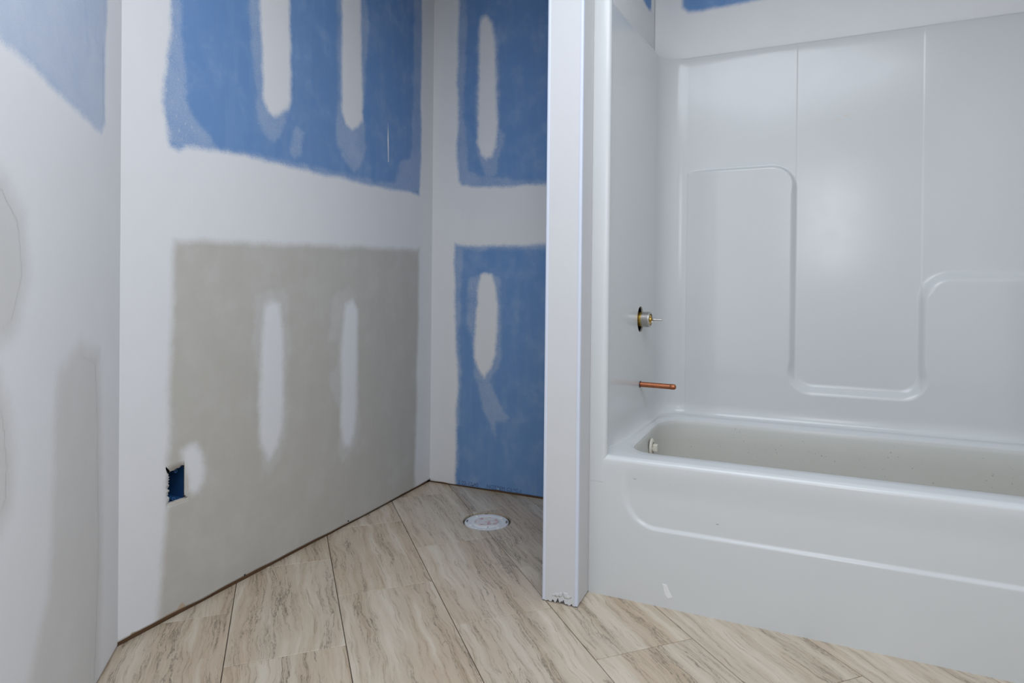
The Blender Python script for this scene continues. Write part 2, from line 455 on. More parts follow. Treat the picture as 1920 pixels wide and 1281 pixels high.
def make_brass():
    m, nt, bs = new_mat('brass')
    g = NT(nt)
    n = g.noise(g.coord(), 120, 3)
    nt.links.new(g.mix(n, (0.50, 0.31, 0.06), (0.72, 0.50, 0.14)), bs.inputs['Base Color'])
    bs.inputs['Metallic'].default_value = 1.0
    bs.inputs['Roughness'].default_value = 0.35
    return m


M_DRY = make_drywall()
M_GEL = make_gelcoat()
M_BASIN = make_basin()
M_TILE = make_tile()
M_WOOD = make_wood()
M_BRASS = make_brass()
M_WHITE = make_plain('primed_white', (0.64, 0.64, 0.645), 0.75, 0.03, 9, spec=0.25)
M_BEAD = make_plain('vinyl_corner_bead', (0.66, 0.70, 0.80), 0.5, 0.02, 20)
M_GROUT = make_plain('dark_joint', (0.10, 0.085, 0.07), 0.9, 0.2, 60)
M_GYPSUM = make_plain('gypsum_core', (0.62, 0.57, 0.50), 0.9, 0.12, 90, bump=0.4)
M_PAPER = make_plain('torn_paper', (0.55, 0.44, 0.32), 0.9, 0.15, 60)
M_CHIP = make_plain('grey_chip', (0.22, 0.22, 0.23), 0.9, 0.35, 150)
M_BOX = make_plain('blue_plastic', (0.018, 0.072, 0.19), 0.35, 0.1, 40)
M_DARK = make_plain('cavity_dark', (0.03, 0.028, 0.025), 0.9, 0.3, 40)
M_COPPER = make_plain('copper', (0.44, 0.165, 0.085), 0.48, 0.3, 70, metal=1.0)
M_STEEL = make_plain('zinc_steel', (0.55, 0.53, 0.50), 0.38, 0.1, 90, metal=1.0)
M_PVC = make_plain('white_pvc', (0.74, 0.75, 0.76), 0.45, 0.08, 60, bump=0.1)
M_IVORY = make_plain('ivory_plastic', (0.74, 0.70, 0.60), 0.4, 0.05, 60)
M_SCREW = make_plain('black_screw', (0.03, 0.03, 0.035), 0.5, 0.2, 60)
M_INK = make_plain('dark_ink', (0.07, 0.125, 0.27), 0.8, 0.1, 60)
M_FLECK = make_plain('white_fleck', (0.80, 0.80, 0.80), 0.7, 0.02, 60)


def make_primer():
    m, nt, bs = new_mat('primer_stained_cap')
    g = NT(nt)
    n = g.noise(g.coord(), 30, 4, 0.65)
    v = g.noise(g.coord(), 160, 3, 0.7)
    c = g.mix(n, (0.74, 0.73, 0.72), (0.76, 0.70, 0.67))
    c = g.mix(g.math('MULTIPLY', g.rng(n, 0.50, 0.60), g.rng(v, 0.40, 0.60, 0.1, 0.9)), c, (0.55, 0.14, 0.14))
    nt.links.new(c, bs.inputs['Base Color'])
    bs.inputs['Roughness'].default_value = 0.4
    return m


M_PRIMER = make_primer()

# ------------------------------------------------------------------ main dimensions (metres)
WX, BY = -1.6223, 2.6751          # left wall plane, rear wall plane
CY0 = 1.0867                      # where the angled wall meets the left wall
PXL, PXR, PY0 = -0.6838, -0.5699, 1.806    # stub partition
AY = 1.9203                       # tub apron plane
ZR, ZT, SY = 0.4447, 1.931, 2.6351         # tub rim, surround top, surround back face
TX1 = 1.01                        # right end of the tub
CEIL = 2.44
W0D = np.array([0.66131, -0.75011, 0.0])
W0N = np.array([0.75011, 0.66131, 0.0])
W0B = np.array([WX, CY0, 0.0])


# ------------------------------------------------------------------ taped drywall sheets
class Sheet:
    """a wall plane with parameters (a, z) -> world, n pointing into the room"""

    def __init__(self, org, da, n, field):
        self.org, self.da, self.n = np.array(org, float), np.array(da, float), np.array(n, float)
        self.field = field

    def P(self, a, z, off=0.0):
        a, z = np.asarray(a, float), np.asarray(z, float)
        off = np.broadcast_to(np.asarray(off, float), a.shape)
        p = self.org + a[..., None] * self.da + off[..., None] * self.n
        p[..., 2] = z
        return p


def grid_quads(na, nz):
    i = np.arange(na - 1)[:, None] * nz + np.arange(nz - 1)[None, :]
    return np.stack([i, i + nz, i + nz + 1, i + 1], -1)


def panel(name, sh, a_s, z_s, parent, hole=None, zbot=None, flip=False):
    """one board: gridded face plus returned edges 12 mm deep; hole = (a0,a1,z0,z1,fn(theta)->r)"""
    A, Z = np.meshgrid(a_s, z_s, indexing='ij')
    if zbot is not None:                       # uneven bottom edge
        w = np.clip(1 - (Z - z_s[0]) / 0.03, 0, 1)
        Z = Z + w * zbot(A)
    na, nz = A.shape
    Q = grid_quads(na, nz)
    V = sh.P(A, Z).reshape(-1, 3)
    aa, zz = A.ravel(), Z.ravel()
    keep = np.ones((na - 1, nz - 1), bool)
    extraV, extraQ, ea, ez = [], [], [], []
    if hole:
        a0, a1, z0, z1, fn = hole
        i0, i1 = np.searchsorted(a_s, a0) - 1, np.searchsorted(a_s, a1)
        j0, j1 = np.searchsorted(z_s, z0) - 1, np.searchsorted(z_s, z1)
        keep[i0:i1, j0:j1] = False
        ring = [(i, j0) for i in range(i0, i1)] + [(i1, j) for j in range(j0, j1)] + \
               [(i, j1) for i in range(i1, i0, -1)] + [(i0, j) for j in range(j1, j0, -1)]
        base = len(V)
        cnt = len(ring)
        pts = [fn(A[i, j], Z[i, j]) for i, j in ring]
        for k, (pa, pz) in enumerate(pts):
            ea.append(pa)
            ez.append(pz)
        for k in range(cnt):
            k2 = (k + 1) % cnt
            extraQ.append([ring[k][0] * nz + ring[k][1], ring[k2][0] * nz + ring[k2][1], base + k2, base + k])
        pa, pz = np.array(ea), np.array(ez)
        Vh = sh.P(pa, pz)
        Vd = sh.P(pa, pz, -0.0125)
        for k in range(cnt):
            k2 = (k + 1) % cnt
            extraQ.append([base + k, base + k2, base + cnt + k2, base + cnt + k])
        V = np.concatenate([V, Vh, Vd])
        aa = np.concatenate([aa, pa, pa])
        zz = np.concatenate([zz, pz, pz])
    Qf = Q[keep]
    # returned outer edges
    brd = [(i, 0) for i in range(na - 1)] + [(na - 1, j) for j in range(nz - 1)] + \
          [(i, nz - 1) for i in range(na - 1, 0, -1)] + [(0, j) for j in range(nz - 1, 0, -1)]
    bi = np.array([i * nz + j for i, j in brd])
    b0 = len(V)
    V = np.concatenate([V, V[bi] - sh.n * 0.0125])
    aa = np.concatenate([aa, aa[bi]])
    zz = np.concatenate([zz, zz[bi]])
    k = np.arange(len(bi))
    k2 = (k + 1) % len(bi)
    Qe = np.stack([bi[k2], bi[k], b0 + k, b0 + k2], -1)
    Qall = [Qf.reshape(-1, 4), Qe]
    if extraQ:
        Qall.append(np.array(extraQ))
    Qall = np.concatenate(Qall)
    if flip:
        Qall = Qall[:, ::-1]
    me = mesh_np(name, V, Qall, sh.field(aa, zz))
    return link(name, me, M_DRY, parent)


def coats(name, sh, a_s, z_s, parent, sel, thick=0.0004, flip=False, label=None):
    """a coat of joint compound standing proud of the boards, feathered to nothing at its edge"""
    A, Z = np.meshgrid(a_s, z_s, indexing='ij')
    na, nz = A.shape
    f = sh.field(A.ravel(), Z.ravel())
    s = sel(A.ravel(), Z.ravel(), f)
    on = (s > -0.016).reshape(na, nz)
    cell = on[:-1, :-1] | on[1:, :-1] | on[:-1, 1:] | on[1:, 1:]
    Q = grid_quads(na, nz)[cell]
    if len(Q) == 0:
        return None
    use, inv = np.unique(Q.ravel(), return_inverse=True)
    off = 0.00025 + thick * sstep(-0.014, 0.02, s)
    V = sh.P(A.ravel()[use], Z.ravel()[use], off[use])
    Q = inv.reshape(-1, 4)
    if flip:
        Q = Q[:, ::-1]
    me = mesh_np(name, V, Q, {k: v[use] for k, v in f.items()})
    o = link(name, me, M_DRY, parent, smooth=True)
    if label:
        o['label'] = label
    return o


def wob(a, z, amp, s, seed):
    return amp * (vnoise(a, z, s, seed) + 0.5 * vnoise(a, z, s * 2.3, seed + 1))


def field_factory(bare, strips, hazes, specks=(), torn=(), joint=1.30, top_blue=True, low_blue=False, clear=0.0):
    def fn(a, z):
        aw = a + wob(a, z, 0.010, 9, 3)
        zw = z + wob(a, z, 0.010, 9, 13)
        mud = np.full(a.shape, 1.0)
        for k in bare:
            mud = np.minimum(mud, -sd_poly(D[k], aw, zw))
        a2 = a + wob(a, z, 0.004, 30, 5)
        z2 = z + wob(a, z, 0.010, 14, 7)
        for k in strips:
            mud = np.maximum(mud, sd_poly(D[k], a2, z2))
        hz = np.full(a.shape, -1.0)
        for k in hazes:
            hz = np.maximum(hz, sd_poly(D[k], a2, z2))
        sp = np.full(a.shape, -1.0)
        for k in specks:
            sp = np.maximum(sp, sd_poly(D[k], a, z))
        tn = np.full(a.shape, -1.0)
        for k in torn:
            tn = np.maximum(tn, sd_poly(D[k], a, z))
        up = z > joint
        b = np.where(up, 1.0 if top_blue else 0.0, 1.0 if low_blue else 0.0)
        return dict(mud=mud, haze=hz, board=b, torn=tn, speck=sp, thin=np.zeros(a.shape))
    return fn


def zlist(lo, mid, top, st):
    return np.concatenate([np.arange(lo, mid, st), np.linspace(mid, top, 10)])


# ---- left wall
f1 = field_factory(['w1_bare_top', 'w1_bare_low'], ['w1_stripA', 'w1_stripB', 'w1_stripC', 'w1_stripD', 'w1_patch'],
                   ['w1_hazeA', 'w1_hazeB', 'w1_hazeL', 'w1_hazeBot', 'w1_hazeS', 'w1_hazeC', 'w1_hazeD'],
                   ['w1_hazeL', 'w1_hazeS'], ['w1_torn'])
sh1 = Sheet((WX, 0, 0), (0, 1, 0), (1, 0, 0), f1)
bm = bmesh.new()
add_box(bm, (WX - 0.11, CY0 - 0.06, -0.01), (WX - 0.09, BY + 0.10, CEIL))
wall_left = struct(link('wall_left', bm_mesh('wall_left', bm), M_DARK))
bm = bmesh.new()
add_box(bm, (WX - 0.088, CY0 - 0.03, -0.005), (WX - 0.0135, BY - 0.002, 0.04))
link('sole_plate', bm_mesh('sole_plate', bm), M_WOOD, wall_left)
bm = bmesh.new()
add_box(bm, (WX - 0.0895, 1.318, 0.041), (WX - 0.0128, 1.356, CEIL - 0.02))
link('wall_stud', bm_mesh('wall_stud', bm), M_WOOD, wall_left)
A1 = np.append(np.arange(CY0, BY, 0.0055), BY)
JZ = 1.30
BX = (1.2332, 1.2965, 0.3378, 0.4440)      # box cut-out a0,a1,z0,z1


def box_hole(a, z):
    """ragged rectangular cut"""
    a0, a1, z0, z1 = BX
    ca, cz = (a0 + a1) / 2, (z0 + z1) / 2
    da, dz = a - ca, z - cz
    s = min((a1 - a0) / 2 / max(abs(da), 1e-6), (z1 - z0) / 2 / max(abs(dz), 1e-6))
    pa, pz = ca + da * s, cz + dz * s
    rg = random.Random(int(a * 7919 + z * 104729))
    if pa < ca - 0.02:
        pa += rg.uniform(-0.004, 0.004)
    if pz > z1 - 0.004:
        pz += rg.uniform(-0.003, 0.002) - 0.012 * max(0.0, 1 - (pa - a0) / (a1 - a0))
    return pa, pz


def gap1(A):
    return 0.003 * np.sin(A * 5.0) + 0.0035 * vnoise(A, A * 0, 14, 3) + 0.004 * sstep(1.35, 1.20, A)


panel('drywall_panel', sh1, A1, np.append(np.arange(0.012, JZ, 0.0055), JZ - 0.0008), wall_left,
      hole=(BX[0] - 0.009, BX[1] + 0.009, BX[2] - 0.009, BX[3] + 0.009, box_hole), zbot=gap1)
panel('drywall_panel', sh1, A1, np.concatenate([[JZ + 0.0008], zlist(JZ + 0.006, 2.0, CEIL, 0.0055)]), wall_left)
Z1 = zlist(0.02, 2.0, CEIL, 0.0055)


def sub(k):
    return lambda a, z, f: np.minimum(f['mud'], sd_poly(D[k], a, z) + 0.004)


for k in ('w1_stripA', 'w1_stripB', 'w1_stripC', 'w1_stripD'):
    coats('compound_strip', sh1, A1, Z1, wall_left, sub(k), label='white strip of joint compound over a row of screws')
coats('compound_patch', sh1, A1, Z1, wall_left,
      lambda a, z, f: np.where((a > 1.29) | (z > 0.455), np.minimum(f['mud'], sd_poly(D['w1_patch'], a, z) + 0.004), -1.0),
      label='thin patch of joint compound beside the box opening')


def in_bare(a, z, keys):
    m = np.full(a.shape, -1.0)
    for k in keys:
        m = np.maximum(m, sd_poly(D[k], a, z))
    return m


def band(keys, test):
    return lambda a, z, f: np.where((in_bare(a, z, keys) < 0.012) & test(a, z), f['mud'], -1.0)


K1 = ['w1_bare_top', 'w1_bare_low']
coats('tape_band', sh1, A1, Z1, wall_left, band(K1, lambda a, z: (z > 1.06) & (z < 1.47) & (a > 1.30) & (a < 2.53)),
      label='white taped joint between the upper and lower boards')
coats('corner_tape', sh1, A1, Z1, wall_left, band(K1, lambda a, z: (a <= 1.30) & ((a < 1.222) | (z > 0.46) | (z < 0.325))), label='white taped corner coat')
coats('corner_tape', sh1, A1, Z1, wall_left, band(K1, lambda a, z: a >= 2.53), label='white taped corner coat')

# ---- rear wall of the toilet alcove
f2 = field_factory(['w2_bare_top', 'w2_bare_low'], ['w2_stripE', 'w2_stripF'],
                   ['w2_hazeE', 'w2_hazeBot', 'w2_hazeL', 'w2_hazeF', 'w2_hazeTail', 'w2_hazeTop'],
                   ['w2_hazeE', 'w2_hazeF'], [], low_blue=True)
sh2 = Sheet((0, BY, 0), (1, 0, 0), (0, -1, 0), f2)
bm = bmesh.new()
add_box(bm, (WX - 0.09, BY + 0.09, -0.01), (TX1 + 0.15, BY + 0.11, CEIL))
wall_back = struct(link('wall_back', bm_mesh('wall_back', bm), M_DARK))
bm = bmesh.new()
add_box(bm, (WX - 0.01, BY + 0.0135, -0.005), (PXL - 0.001, BY + 0.088, 0.04))
link('sole_plate', bm_mesh('sole_plate', bm), M_WOOD, wall_back)
A2 = np.append(np.arange(WX + 0.0005, PXL - 0.001, 0.0055), PXL - 0.001)
panel('drywall_panel', sh2, A2, np.append(np.arange(0.008, JZ, 0.0055), JZ - 0.0008), wall_back,
      zbot=lambda A: 0.003 * vnoise(A, A * 0, 20, 8) + 0.004 * sstep(-1.45, -1.1, A))
panel('drywall_panel', sh2, A2, np.concatenate([[JZ + 0.0008], zlist(JZ + 0.006, 2.1, CEIL, 0.0055)]), wall_back)
Z2 = zlist(0.02, 2.1, CEIL, 0.0055)
for k in ('w2_stripE', 'w2_stripF'):
    coats('compound_strip', sh2, A2, Z2, wall_back, sub(k), label='white strip of joint compound over a row of screws')
K2 = ['w2_bare_top', 'w2_bare_low']
coats('tape_band', sh2, A2, Z2, wall_back, band(K2, lambda a, z: (z > 1.1) & (z < 1.55) & (a > -1.46)),
      label='white taped joint between the two blue boards')
coats('corner_tape', sh2, A2, Z2, wall_back, band(K2, lambda a, z: a <= -1.46), label='white taped corner coat')

# ---- angled wall at the left edge, with the doorway the photograph is taken from
f0 = field_factory(['w0_bare_top'], [], ['w0_hazeTop'], [], [])


def f0b(a, z):
    d = f0(a, z)
    aw = a + wob(a, z, 0.012, 7, 23)
    # bare lower board: thinly coated, so only a broad grey shows through
    g_ = np.maximum(np.maximum(sd_poly(D['w0_grayA'], aw, z), sd_poly(D['w0_grayB'], aw, z)), sd_poly(D['w0_grayC'], aw, z))
    low = z < 1.30
    d['mud'] = np.where(low, np.minimum(d['mud'], -g_ * 0.6), d['mud'])
    d['haze'] = np.where(low, -1.0, np.maximum(d['haze'], 0.004))
    d['thin'] = np.where(low, 0.52, 0.42)
    d['board'] = np.where(z > 1.30, 1.0, 0.0)
    return d


sh0 = Sheet(W0B, W0D, W0N, f0b)
bm = bmesh.new()
ang0 = math.atan2(W0D[1], W0D[0])
T0 = Matrix.Translation(Vector(W0B)) @ Matrix.Rotation(ang0, 4, 'Z')
add_box(bm, (0.12, -0.11, -0.01), (1.15, -0.09, CEIL))
bmesh.ops.transform(bm, matrix=T0, verts=bm.verts)
wall_ang = struct(link('wall_angled', bm_mesh('wall_angled', bm), M_DARK))
bm = bmesh.new()
add_box(bm, (0.02, -0.088, -0.005), (1.15, -0.0135, 0.04))
bmesh.ops.transform(bm, matrix=T0, verts=bm.verts)
link('sole_plate', bm_mesh('sole_plate', bm), M_WOOD, wall_ang)
A0 = np.append(np.arange(0.0, 1.15, 0.0055), 1.15)
panel('drywall_panel', sh0, A0, np.append(np.arange(0.007, JZ, 0.0055), JZ - 0.0008), wall_ang, flip=True)
panel('drywall_panel', sh0, A0, np.concatenate([[JZ + 0.0008], zlist(JZ + 0.006, 2.0, CEIL, 0.0055)]), wall_ang, flip=True)
Z0 = zlist(0.02, 2.0, CEIL, 0.0055)
K0 = ['w0_bare_top']
coats('tape_band', sh0, A0, Z0, wall_ang, band(K0, lambda a, z: (z < 1.55) & (a > 0.115)), flip=True,
      label='white skim of joint compound below the blue board')
coats('corner_tape', sh0, A0, Z0, wall_ang, band(K0, lambda a, z: a <= 0.115), flip=True, label='white taped corner coat')


def flat_field(a, z):
    o = np.ones(np.shape(a))
    return dict(mud=o, haze=-o, board=0 * o, torn=-o, speck=-o, thin=0 * o)


# rest of the angled wall past the doorway, its head, and the right wall
bm = bmesh.new()
add_box(bm, (2.05, -0.11, 0), (4.06, 0.0, CEIL))
add_box(bm, (1.15, -0.11, 2.06), (2.05, 0.0, CEIL))
bmesh.ops.transform(bm, matrix=T0, verts=bm.verts)
struct(link('wall_rear', bm_mesh('wall_rear', bm), M_WHITE))
bm = bmesh.new()
add_box(bm, (TX1 + 0.012, -2.0, 0), (TX1 + 0.13, BY + 0.09, CEIL))
struct(link('wall_right', bm_mesh('wall_right', bm), M_WHITE))

# ---- stub partition between toilet and tub
def chip(t):
    """height of the ragged plaster edge along the post front, t 0..1"""
    z = 0.0035 + 0.0015 * math.sin(t * 47) + 0.001 * math.sin(t * 113 + 1)
    for c, w, hh in ((0.31, 0.05, 0.006), (0.45, 0.06, 0.013), (0.54, 0.035, 0.008), (0.61, 0.05, 0.014), (0.84, 0.03, 0.004)):
        z += hh * max(0, 1 - abs(t - c) / w)
    return z


bm = bmesh.new()
add_box(bm, (PXL + 0.012, PY0 + 0.012, 0.0), (PXR - 0.012, BY - 0.0005, CEIL))
part = struct(link('wall_partition', bm_mesh('wall_partition', bm), M_CHIP))


def strip_panel(name, p0, p1, n, zf, mat, parent, inset=0.0):
    """thin vertical panel from p0 to p1 with a ragged lower edge"""
    bm = bmesh.new()
    N = 60
    rows = []
    for i in range(N + 1):
        t = i / N
        x, y = p0[0] + (p1[0] - p0[0]) * t, p0[1] + (p1[1] - p0[1]) * t
        zl = zf(t)
        rows.append([bm.verts.new((x, y, z)) for z in (zl, zl + 0.004, 0.05, 0.6, 1.2, 1.8, CEIL)] +
                    [bm.verts.new((x - n[0] * 0.0118, y - n[1] * 0.0118, zl + 0.003))])
    for a, b in zip(rows, rows[1:]):
        for j in range(6):
            bm.faces.new((a[j], b[j], b[j + 1], a[j + 1]))
        bm.faces.new((a[7], b[7], b[0], a[0]))
    return link(name, bm_mesh(name, bm), mat, parent)


strip_panel('drywall_panel', (PXL, PY0), (PXR, PY0), (0, -1), chip, M_WHITE, part)
strip_panel('drywall_panel', (PXR, PY0), (PXR, BY - 0.001), (1, 0), lambda t: 0.003 + 0.002 * abs(math.sin(t * 130)), M_WHITE, part)
strip_panel('drywall_panel', (PXL, BY - 0.001), (PXL, PY0), (-1, 0), lambda t: 0.004, M_WHITE, part)
for x, y, s in ((PXL, PY0, -1), (PXR, PY0, 1)):
    bm = bmesh.new()
    prof = [(s * 0.0004, 0.013), (s * 0.0012, 0.004), (s * 0.0006, 0.0004), (-s * 0.0016, -0.0012), (-s * 0.0065, -0.0012), (-s * 0.0095, -0.0003)]
    lo = [bm.verts.new((x + a, y + b, 0.0045)) for a, b in prof]
    hi = [bm.verts.new((x + a, y + b, CEIL - 0.001)) for a, b in prof]
    for i in range(len(prof) - 1):
        bm.faces.new((lo[i], lo[i + 1], hi[i + 1], hi[i]))
    o = link('corner_bead', bm_mesh('corner_bead', bm), M_BEAD, part, smooth=True)
    o['label'] = 'bluish vinyl corner bead'
bm = bmesh.new()
add_box(bm, (PXR + 0.0002, AY - 0.0022, 0.001), (PXR + 0.0030, AY + 0.003, ZT), 0.0008)
caulk = link('caulk_bead', bm_mesh('caulk_bead', bm), M_WHITE)
# blobs of plaster squeezed out at the foot of the post
for k, (t, w, hh) in enumerate(((0.42, 0.016, 0.012), (0.52, 0.010, 0.016), (0.66, 0.014, 0.018), (0.74, 0.016, 0.012), (0.33, 0.009, 0.006))):
    bm = bmesh.new()
    bmesh.ops.create_icosphere(bm, subdivisions=2, radius=1.0)
    rg = random.Random(k)
    for v in bm.verts:
        v.co *= 1 + rg.uniform(-0.3, 0.3)
        v.co = Vector((PXL + (PXR - PXL) * t + v.co.x * w * 0.6, PY0 + v.co.y * 0.0009, 0.020 + hh * 0.6 + v.co.z * hh * 0.5))
    link('plaster_blob', bm_mesh('plaster_blob', bm), M_WHITE, part, smooth=True)

# ---- drywall above the tub surround
f3 = field_factory(['w3_bare'], [], [], [], [])
sh3 = Sheet((0, BY - 0.03, 0), (1, 0, 0), (0, -1, 0), f3)
panel('drywall_panel', sh3, np.append(np.arange(-0.522, TX1 + 0.01, 0.0075), TX1 + 0.01),
      np.append(np.arange(ZT, CEIL, 0.0075), CEIL), wall_back)


def f4(a, z):
    d = flat_field(a, z)
    d['mud'] = -sd_poly([(0.08, 2.6), (0.08, 2.16), (0.20, 2.12), (0.62, 2.115), (0.665, 2.13), (0.665, 2.6)], a + wob(a, z, 0.01, 9, 3), z + wob(a, z, 0.01, 9, 13))
    d['board'] = np.ones(np.shape(a))
    return d


bm = bmesh.new()
add_box(bm, (PXR + 0.0003, AY + 0.004, ZT + 0.002), (PXR + 0.004, BY - 0.033, CEIL))
wall_alc = struct(link('wall_alcove', bm_mesh('wall_alcove', bm), M_CHIP))
q0, q1 = np.array([-0.5480, AY + 0.003, 0]), np.array([-0.5215, BY - 0.031, 0])
dq = (q1 - q0) / np.linalg.norm(q1 - q0)
sh4 = Sheet(q0, dq, np.array([dq[1], -dq[0], 0]), f4)
LQ = float(np.linalg.norm(q1 - q0))
panel('drywall_panel', sh4, np.append(np.arange(0, LQ, 0.0075), LQ), np.append(np.arange(ZT, CEIL, 0.0075), CEIL), wall_alc)

# ---- ceiling
bm = bmesh.new()
add_box(bm, (WX - 0.1, -2.0, CEIL), (TX1 + 0.13, BY + 0.1, CEIL + 0.02))
struct(link('ceiling', bm_mesh('ceiling', bm), M_WHITE))

# ------------------------------------------------------------------ floor
bm = bmesh.new()
add_box(bm, (WX - 0.12, -2.05, -0.03), (TX1 + 0.14, BY + 0.12, -0.0085))
floor = struct(link('floor', bm_mesh('floor', bm), M_GROUT))
# toilet-flange well in the tiles
FL = np.array([-1.1325, 2.3270])
TA = -0.8013
t2 = np.array([math.cos(TA), math.sin(TA)])          # along a tile
t1 = np.array([-math.sin(TA), math.cos(TA)])         # across
TW, TL = 0.3039, 0.5685
N1 = 0.1667                                           # a long joint
S_EVEN, S_ODD = -1.7240, -2.0082                      # butt joints in alternate rows


def clip_half(poly, px, py, nx, ny):
    out = []
    for i in range(len(poly)):
        a, b = poly[i], poly[(i + 1) % len(poly)]
        da = (a[0] - px) * nx + (a[1] - py) * ny
        db = (b[0] - px) * nx + (b[1] - py) * ny
        if da >= 0:
            out.append(a)
        if (da >= 0) != (db >= 0):
            t = da / (da - db)
            out.append((a[0] + t * (b[0] - a[0]), a[1] + t * (b[1] - a[1])))
    return out


G = 0.0011
rr = random.Random(8)
full_mesh = None
for r in range(-12, 14):
    n_lo = N1 + (r - 1) * TW
    base = S_EVEN if r % 2 == 0 else S_ODD
    for k in range(-6, 10):
        s_lo = base + k * TL
        c = t1 * (n_lo + TW / 2) + t2 * (s_lo + TL / 2)
        loc = [(-TL / 2 + G * 0.7, -TW / 2 + G), (TL / 2 - G * 0.7, -TW / 2 + G), (TL / 2 - G * 0.7, TW / 2 - G), (-TL / 2 + G * 0.7, TW / 2 - G)]
        wpoly = [tuple(c + t2 * a + t1 * b) for a, b in loc]
        wp = clip_half(wpoly, WX - 0.0085, 0, 1, 0)
        wp = clip_half(wp, 0, BY + 0.0085, 0, -1) if len(wp) > 2 else wp
        wp = clip_half(wp, W0B[0] - 0.006 * W0N[0], W0B[1] - 0.006 * W0N[1], W0N[0], W0N[1]) if len(wp) > 2 else wp
        wp = clip_half(wp, TX1 + 0.01, 0, -1, 0) if len(wp) > 2 else wp
        if len(wp) < 3:
            continue
        ar = 0.5 * abs(sum(wp[i][0] * wp[(i + 1) % len(wp)][1] - wp[(i + 1) % len(wp)][0] * wp[i][1] for i in range(len(wp))))
        if ar < 0.0006:
            continue
        # tiles under the tub or wholly inside the partition are not laid
        if all(p_[1] > AY + 0.01 and p_[0] > PXL + 0.02 for p_ in wp):
            continue
        whole = len(wp) == 4 and abs(ar - (TL - 1.4 * G) * (TW - 2 * G)) < 1e-5
        near_flange = min(math.hypot(p_[0] - FL[0], p_[1] - FL[1]) for p_ in wp + [tuple(c)]) < 0.36
        if whole and not near_flange and full_mesh is not None:
            me = full_mesh
        else:
            bm = bmesh.new()
            top = [((p_[0] - c[0]) * t2[0] + (p_[1] - c[1]) * t2[1], (p_[0] - c[0]) * t1[0] + (p_[1] - c[1]) * t1[1]) for p_ in wp]
            cx_, cy_ = sum(p_[0] for p_ in top) / len(top), sum(p_[1] for p_ in top) / len(top)
            vs = []
            for p_ in top:
                dx, dy = cx_ - p_[0], cy_ - p_[1]
                L_ = math.hypot(dx, dy)
                vs.append((bm.verts.new((p_[0], p_[1], -0.009)), bm.verts.new((p_[0], p_[1], -0.0008)),
                           bm.verts.new((p_[0] + dx / L_ * 0.0012, p_[1] + dy / L_ * 0.0012, 0.0))))
            m_ = len(vs)
            for i in range(m_):
                a, b = vs[i], vs[(i + 1) % m_]
                bm.faces.new((a[0], b[0], b[1], a[1]))
                bm.faces.new((a[1], b[1], b[2], a[2]))
            bm.faces.new([v[2] for v in vs])
            bm.faces.new([v[0] for v in reversed(vs)])
            me = bm_mesh('tile', bm)
            me.materials.append(M_TILE)
            if whole and not near_flange:
                full_mesh = me
        o = bpy.data.objects.new('tile', me)
        COL.objects.link(o)
        o.parent = floor
        o.location = (c[0], c[1], 0)
        o.rotation_euler = (0, 0, TA)
        if near_flange:
            cb = bmesh.new()
            bmesh.ops.create_cone(cb, cap_ends=True, segments=48, radius1=0.1010, radius2=0.1010, depth=0.06,
                                  matrix=Matrix.Translation((FL[0], FL[1], 0)))
            cme = bm_mesh('cutter', cb)
            co = bpy.data.objects.new('cutter', cme)
            COL.objects.link(co)
            md = o.modifiers.new('cut', 'BOOLEAN')
            md.operation = 'DIFFERENCE'
            md.object = co
            md.solver = 'EXACT'
            dg = bpy.context.evaluated_depsgraph_get()
            nm = bpy.data.meshes.new_from_object(o.evaluated_get(dg))
            o.modifiers.clear()
            o.data = nm
            bpy.data.objects.remove(co)

# ------------------------------------------------------------------ tub and shower surround
tub = empty('bathtub_shower', (0.22, AY, 0), 'glossy white one-piece fiberglass bathtub with moulded shower surround right of the stub wall', 'bathtub')


def to_parent(o, parent):
    """geometry is in world coordinates: keep it there"""
    o.parent = parent
    o.matrix_parent_inverse = Matrix.Translation(parent.location).inverted()
    return o


to_parent(caulk, tub)
XC = 0.22


def mirror_x(P):
    return [(2 * XC - x, y) for x, y in reversed(P)]


def bez(p0, p1, p2, n):
    return [((1 - t) ** 2 * p0[0] + 2 * t * (1 - t) * p1[0] + t * t * p2[0], (1 - t) ** 2 * p0[1] + 2 * t * (1 - t) * p1[1] + t * t * p2[1]) for t in np.linspace(0, 1, n)]


def lin(p0, p1, st):
    n = max(1, int(round(math.hypot(p1[0] - p0[0], p1[1] - p0[1]) / st)))
    return [(p0[0] + (p1[0] - p0[0]) * i / n, p0[1] + (p1[1] - p0[1]) * i / n) for i in range(n)]


path_flange = lin((PXR + 0.0012, AY), (-0.532, AY - 0.0005), 0.008) + bez((-0.532, AY - 0.0005), (-0.5155, AY - 0.0005), (-0.5150, AY + 0.014), 9) + \
    bez((-0.5150, AY + 0.014), (-0.5150, AY + 0.030), (-0.5245, AY + 0.040), 6)[1:] + bez((-0.5245, AY + 0.040), (-0.5395, AY + 0.055), (-0.5385, AY + 0.088), 8)[1:]
pe0, pe1 = path_flange[-1], (-0.4835, 2.528)
path_end = lin(pe0, pe1, 0.006)
path_corner = bez(pe1, (-0.4725, 2.6345), (-0.376, SY), 24)
path_back = lin((-0.376, SY), (0.010, SY), 0.0045) + lin((0.010, SY), (0.050, SY), 0.0012) + lin((0.050, SY), (0.425, SY), 0.0045) + \
    lin((0.425, SY), (0.465, SY), 0.0012) + lin((0.465, SY), (2 * XC + 0.376, SY), 0.0045)


def offset_path(P, P_all_n=None):
    P = np.array(P)
    d = np.gradient(P, axis=0)
    d /= np.linalg.norm(d, axis=1)[:, None]
    return P, np.stack([d[:, 1], -d[:, 0]], -1)      # normal to the right of travel


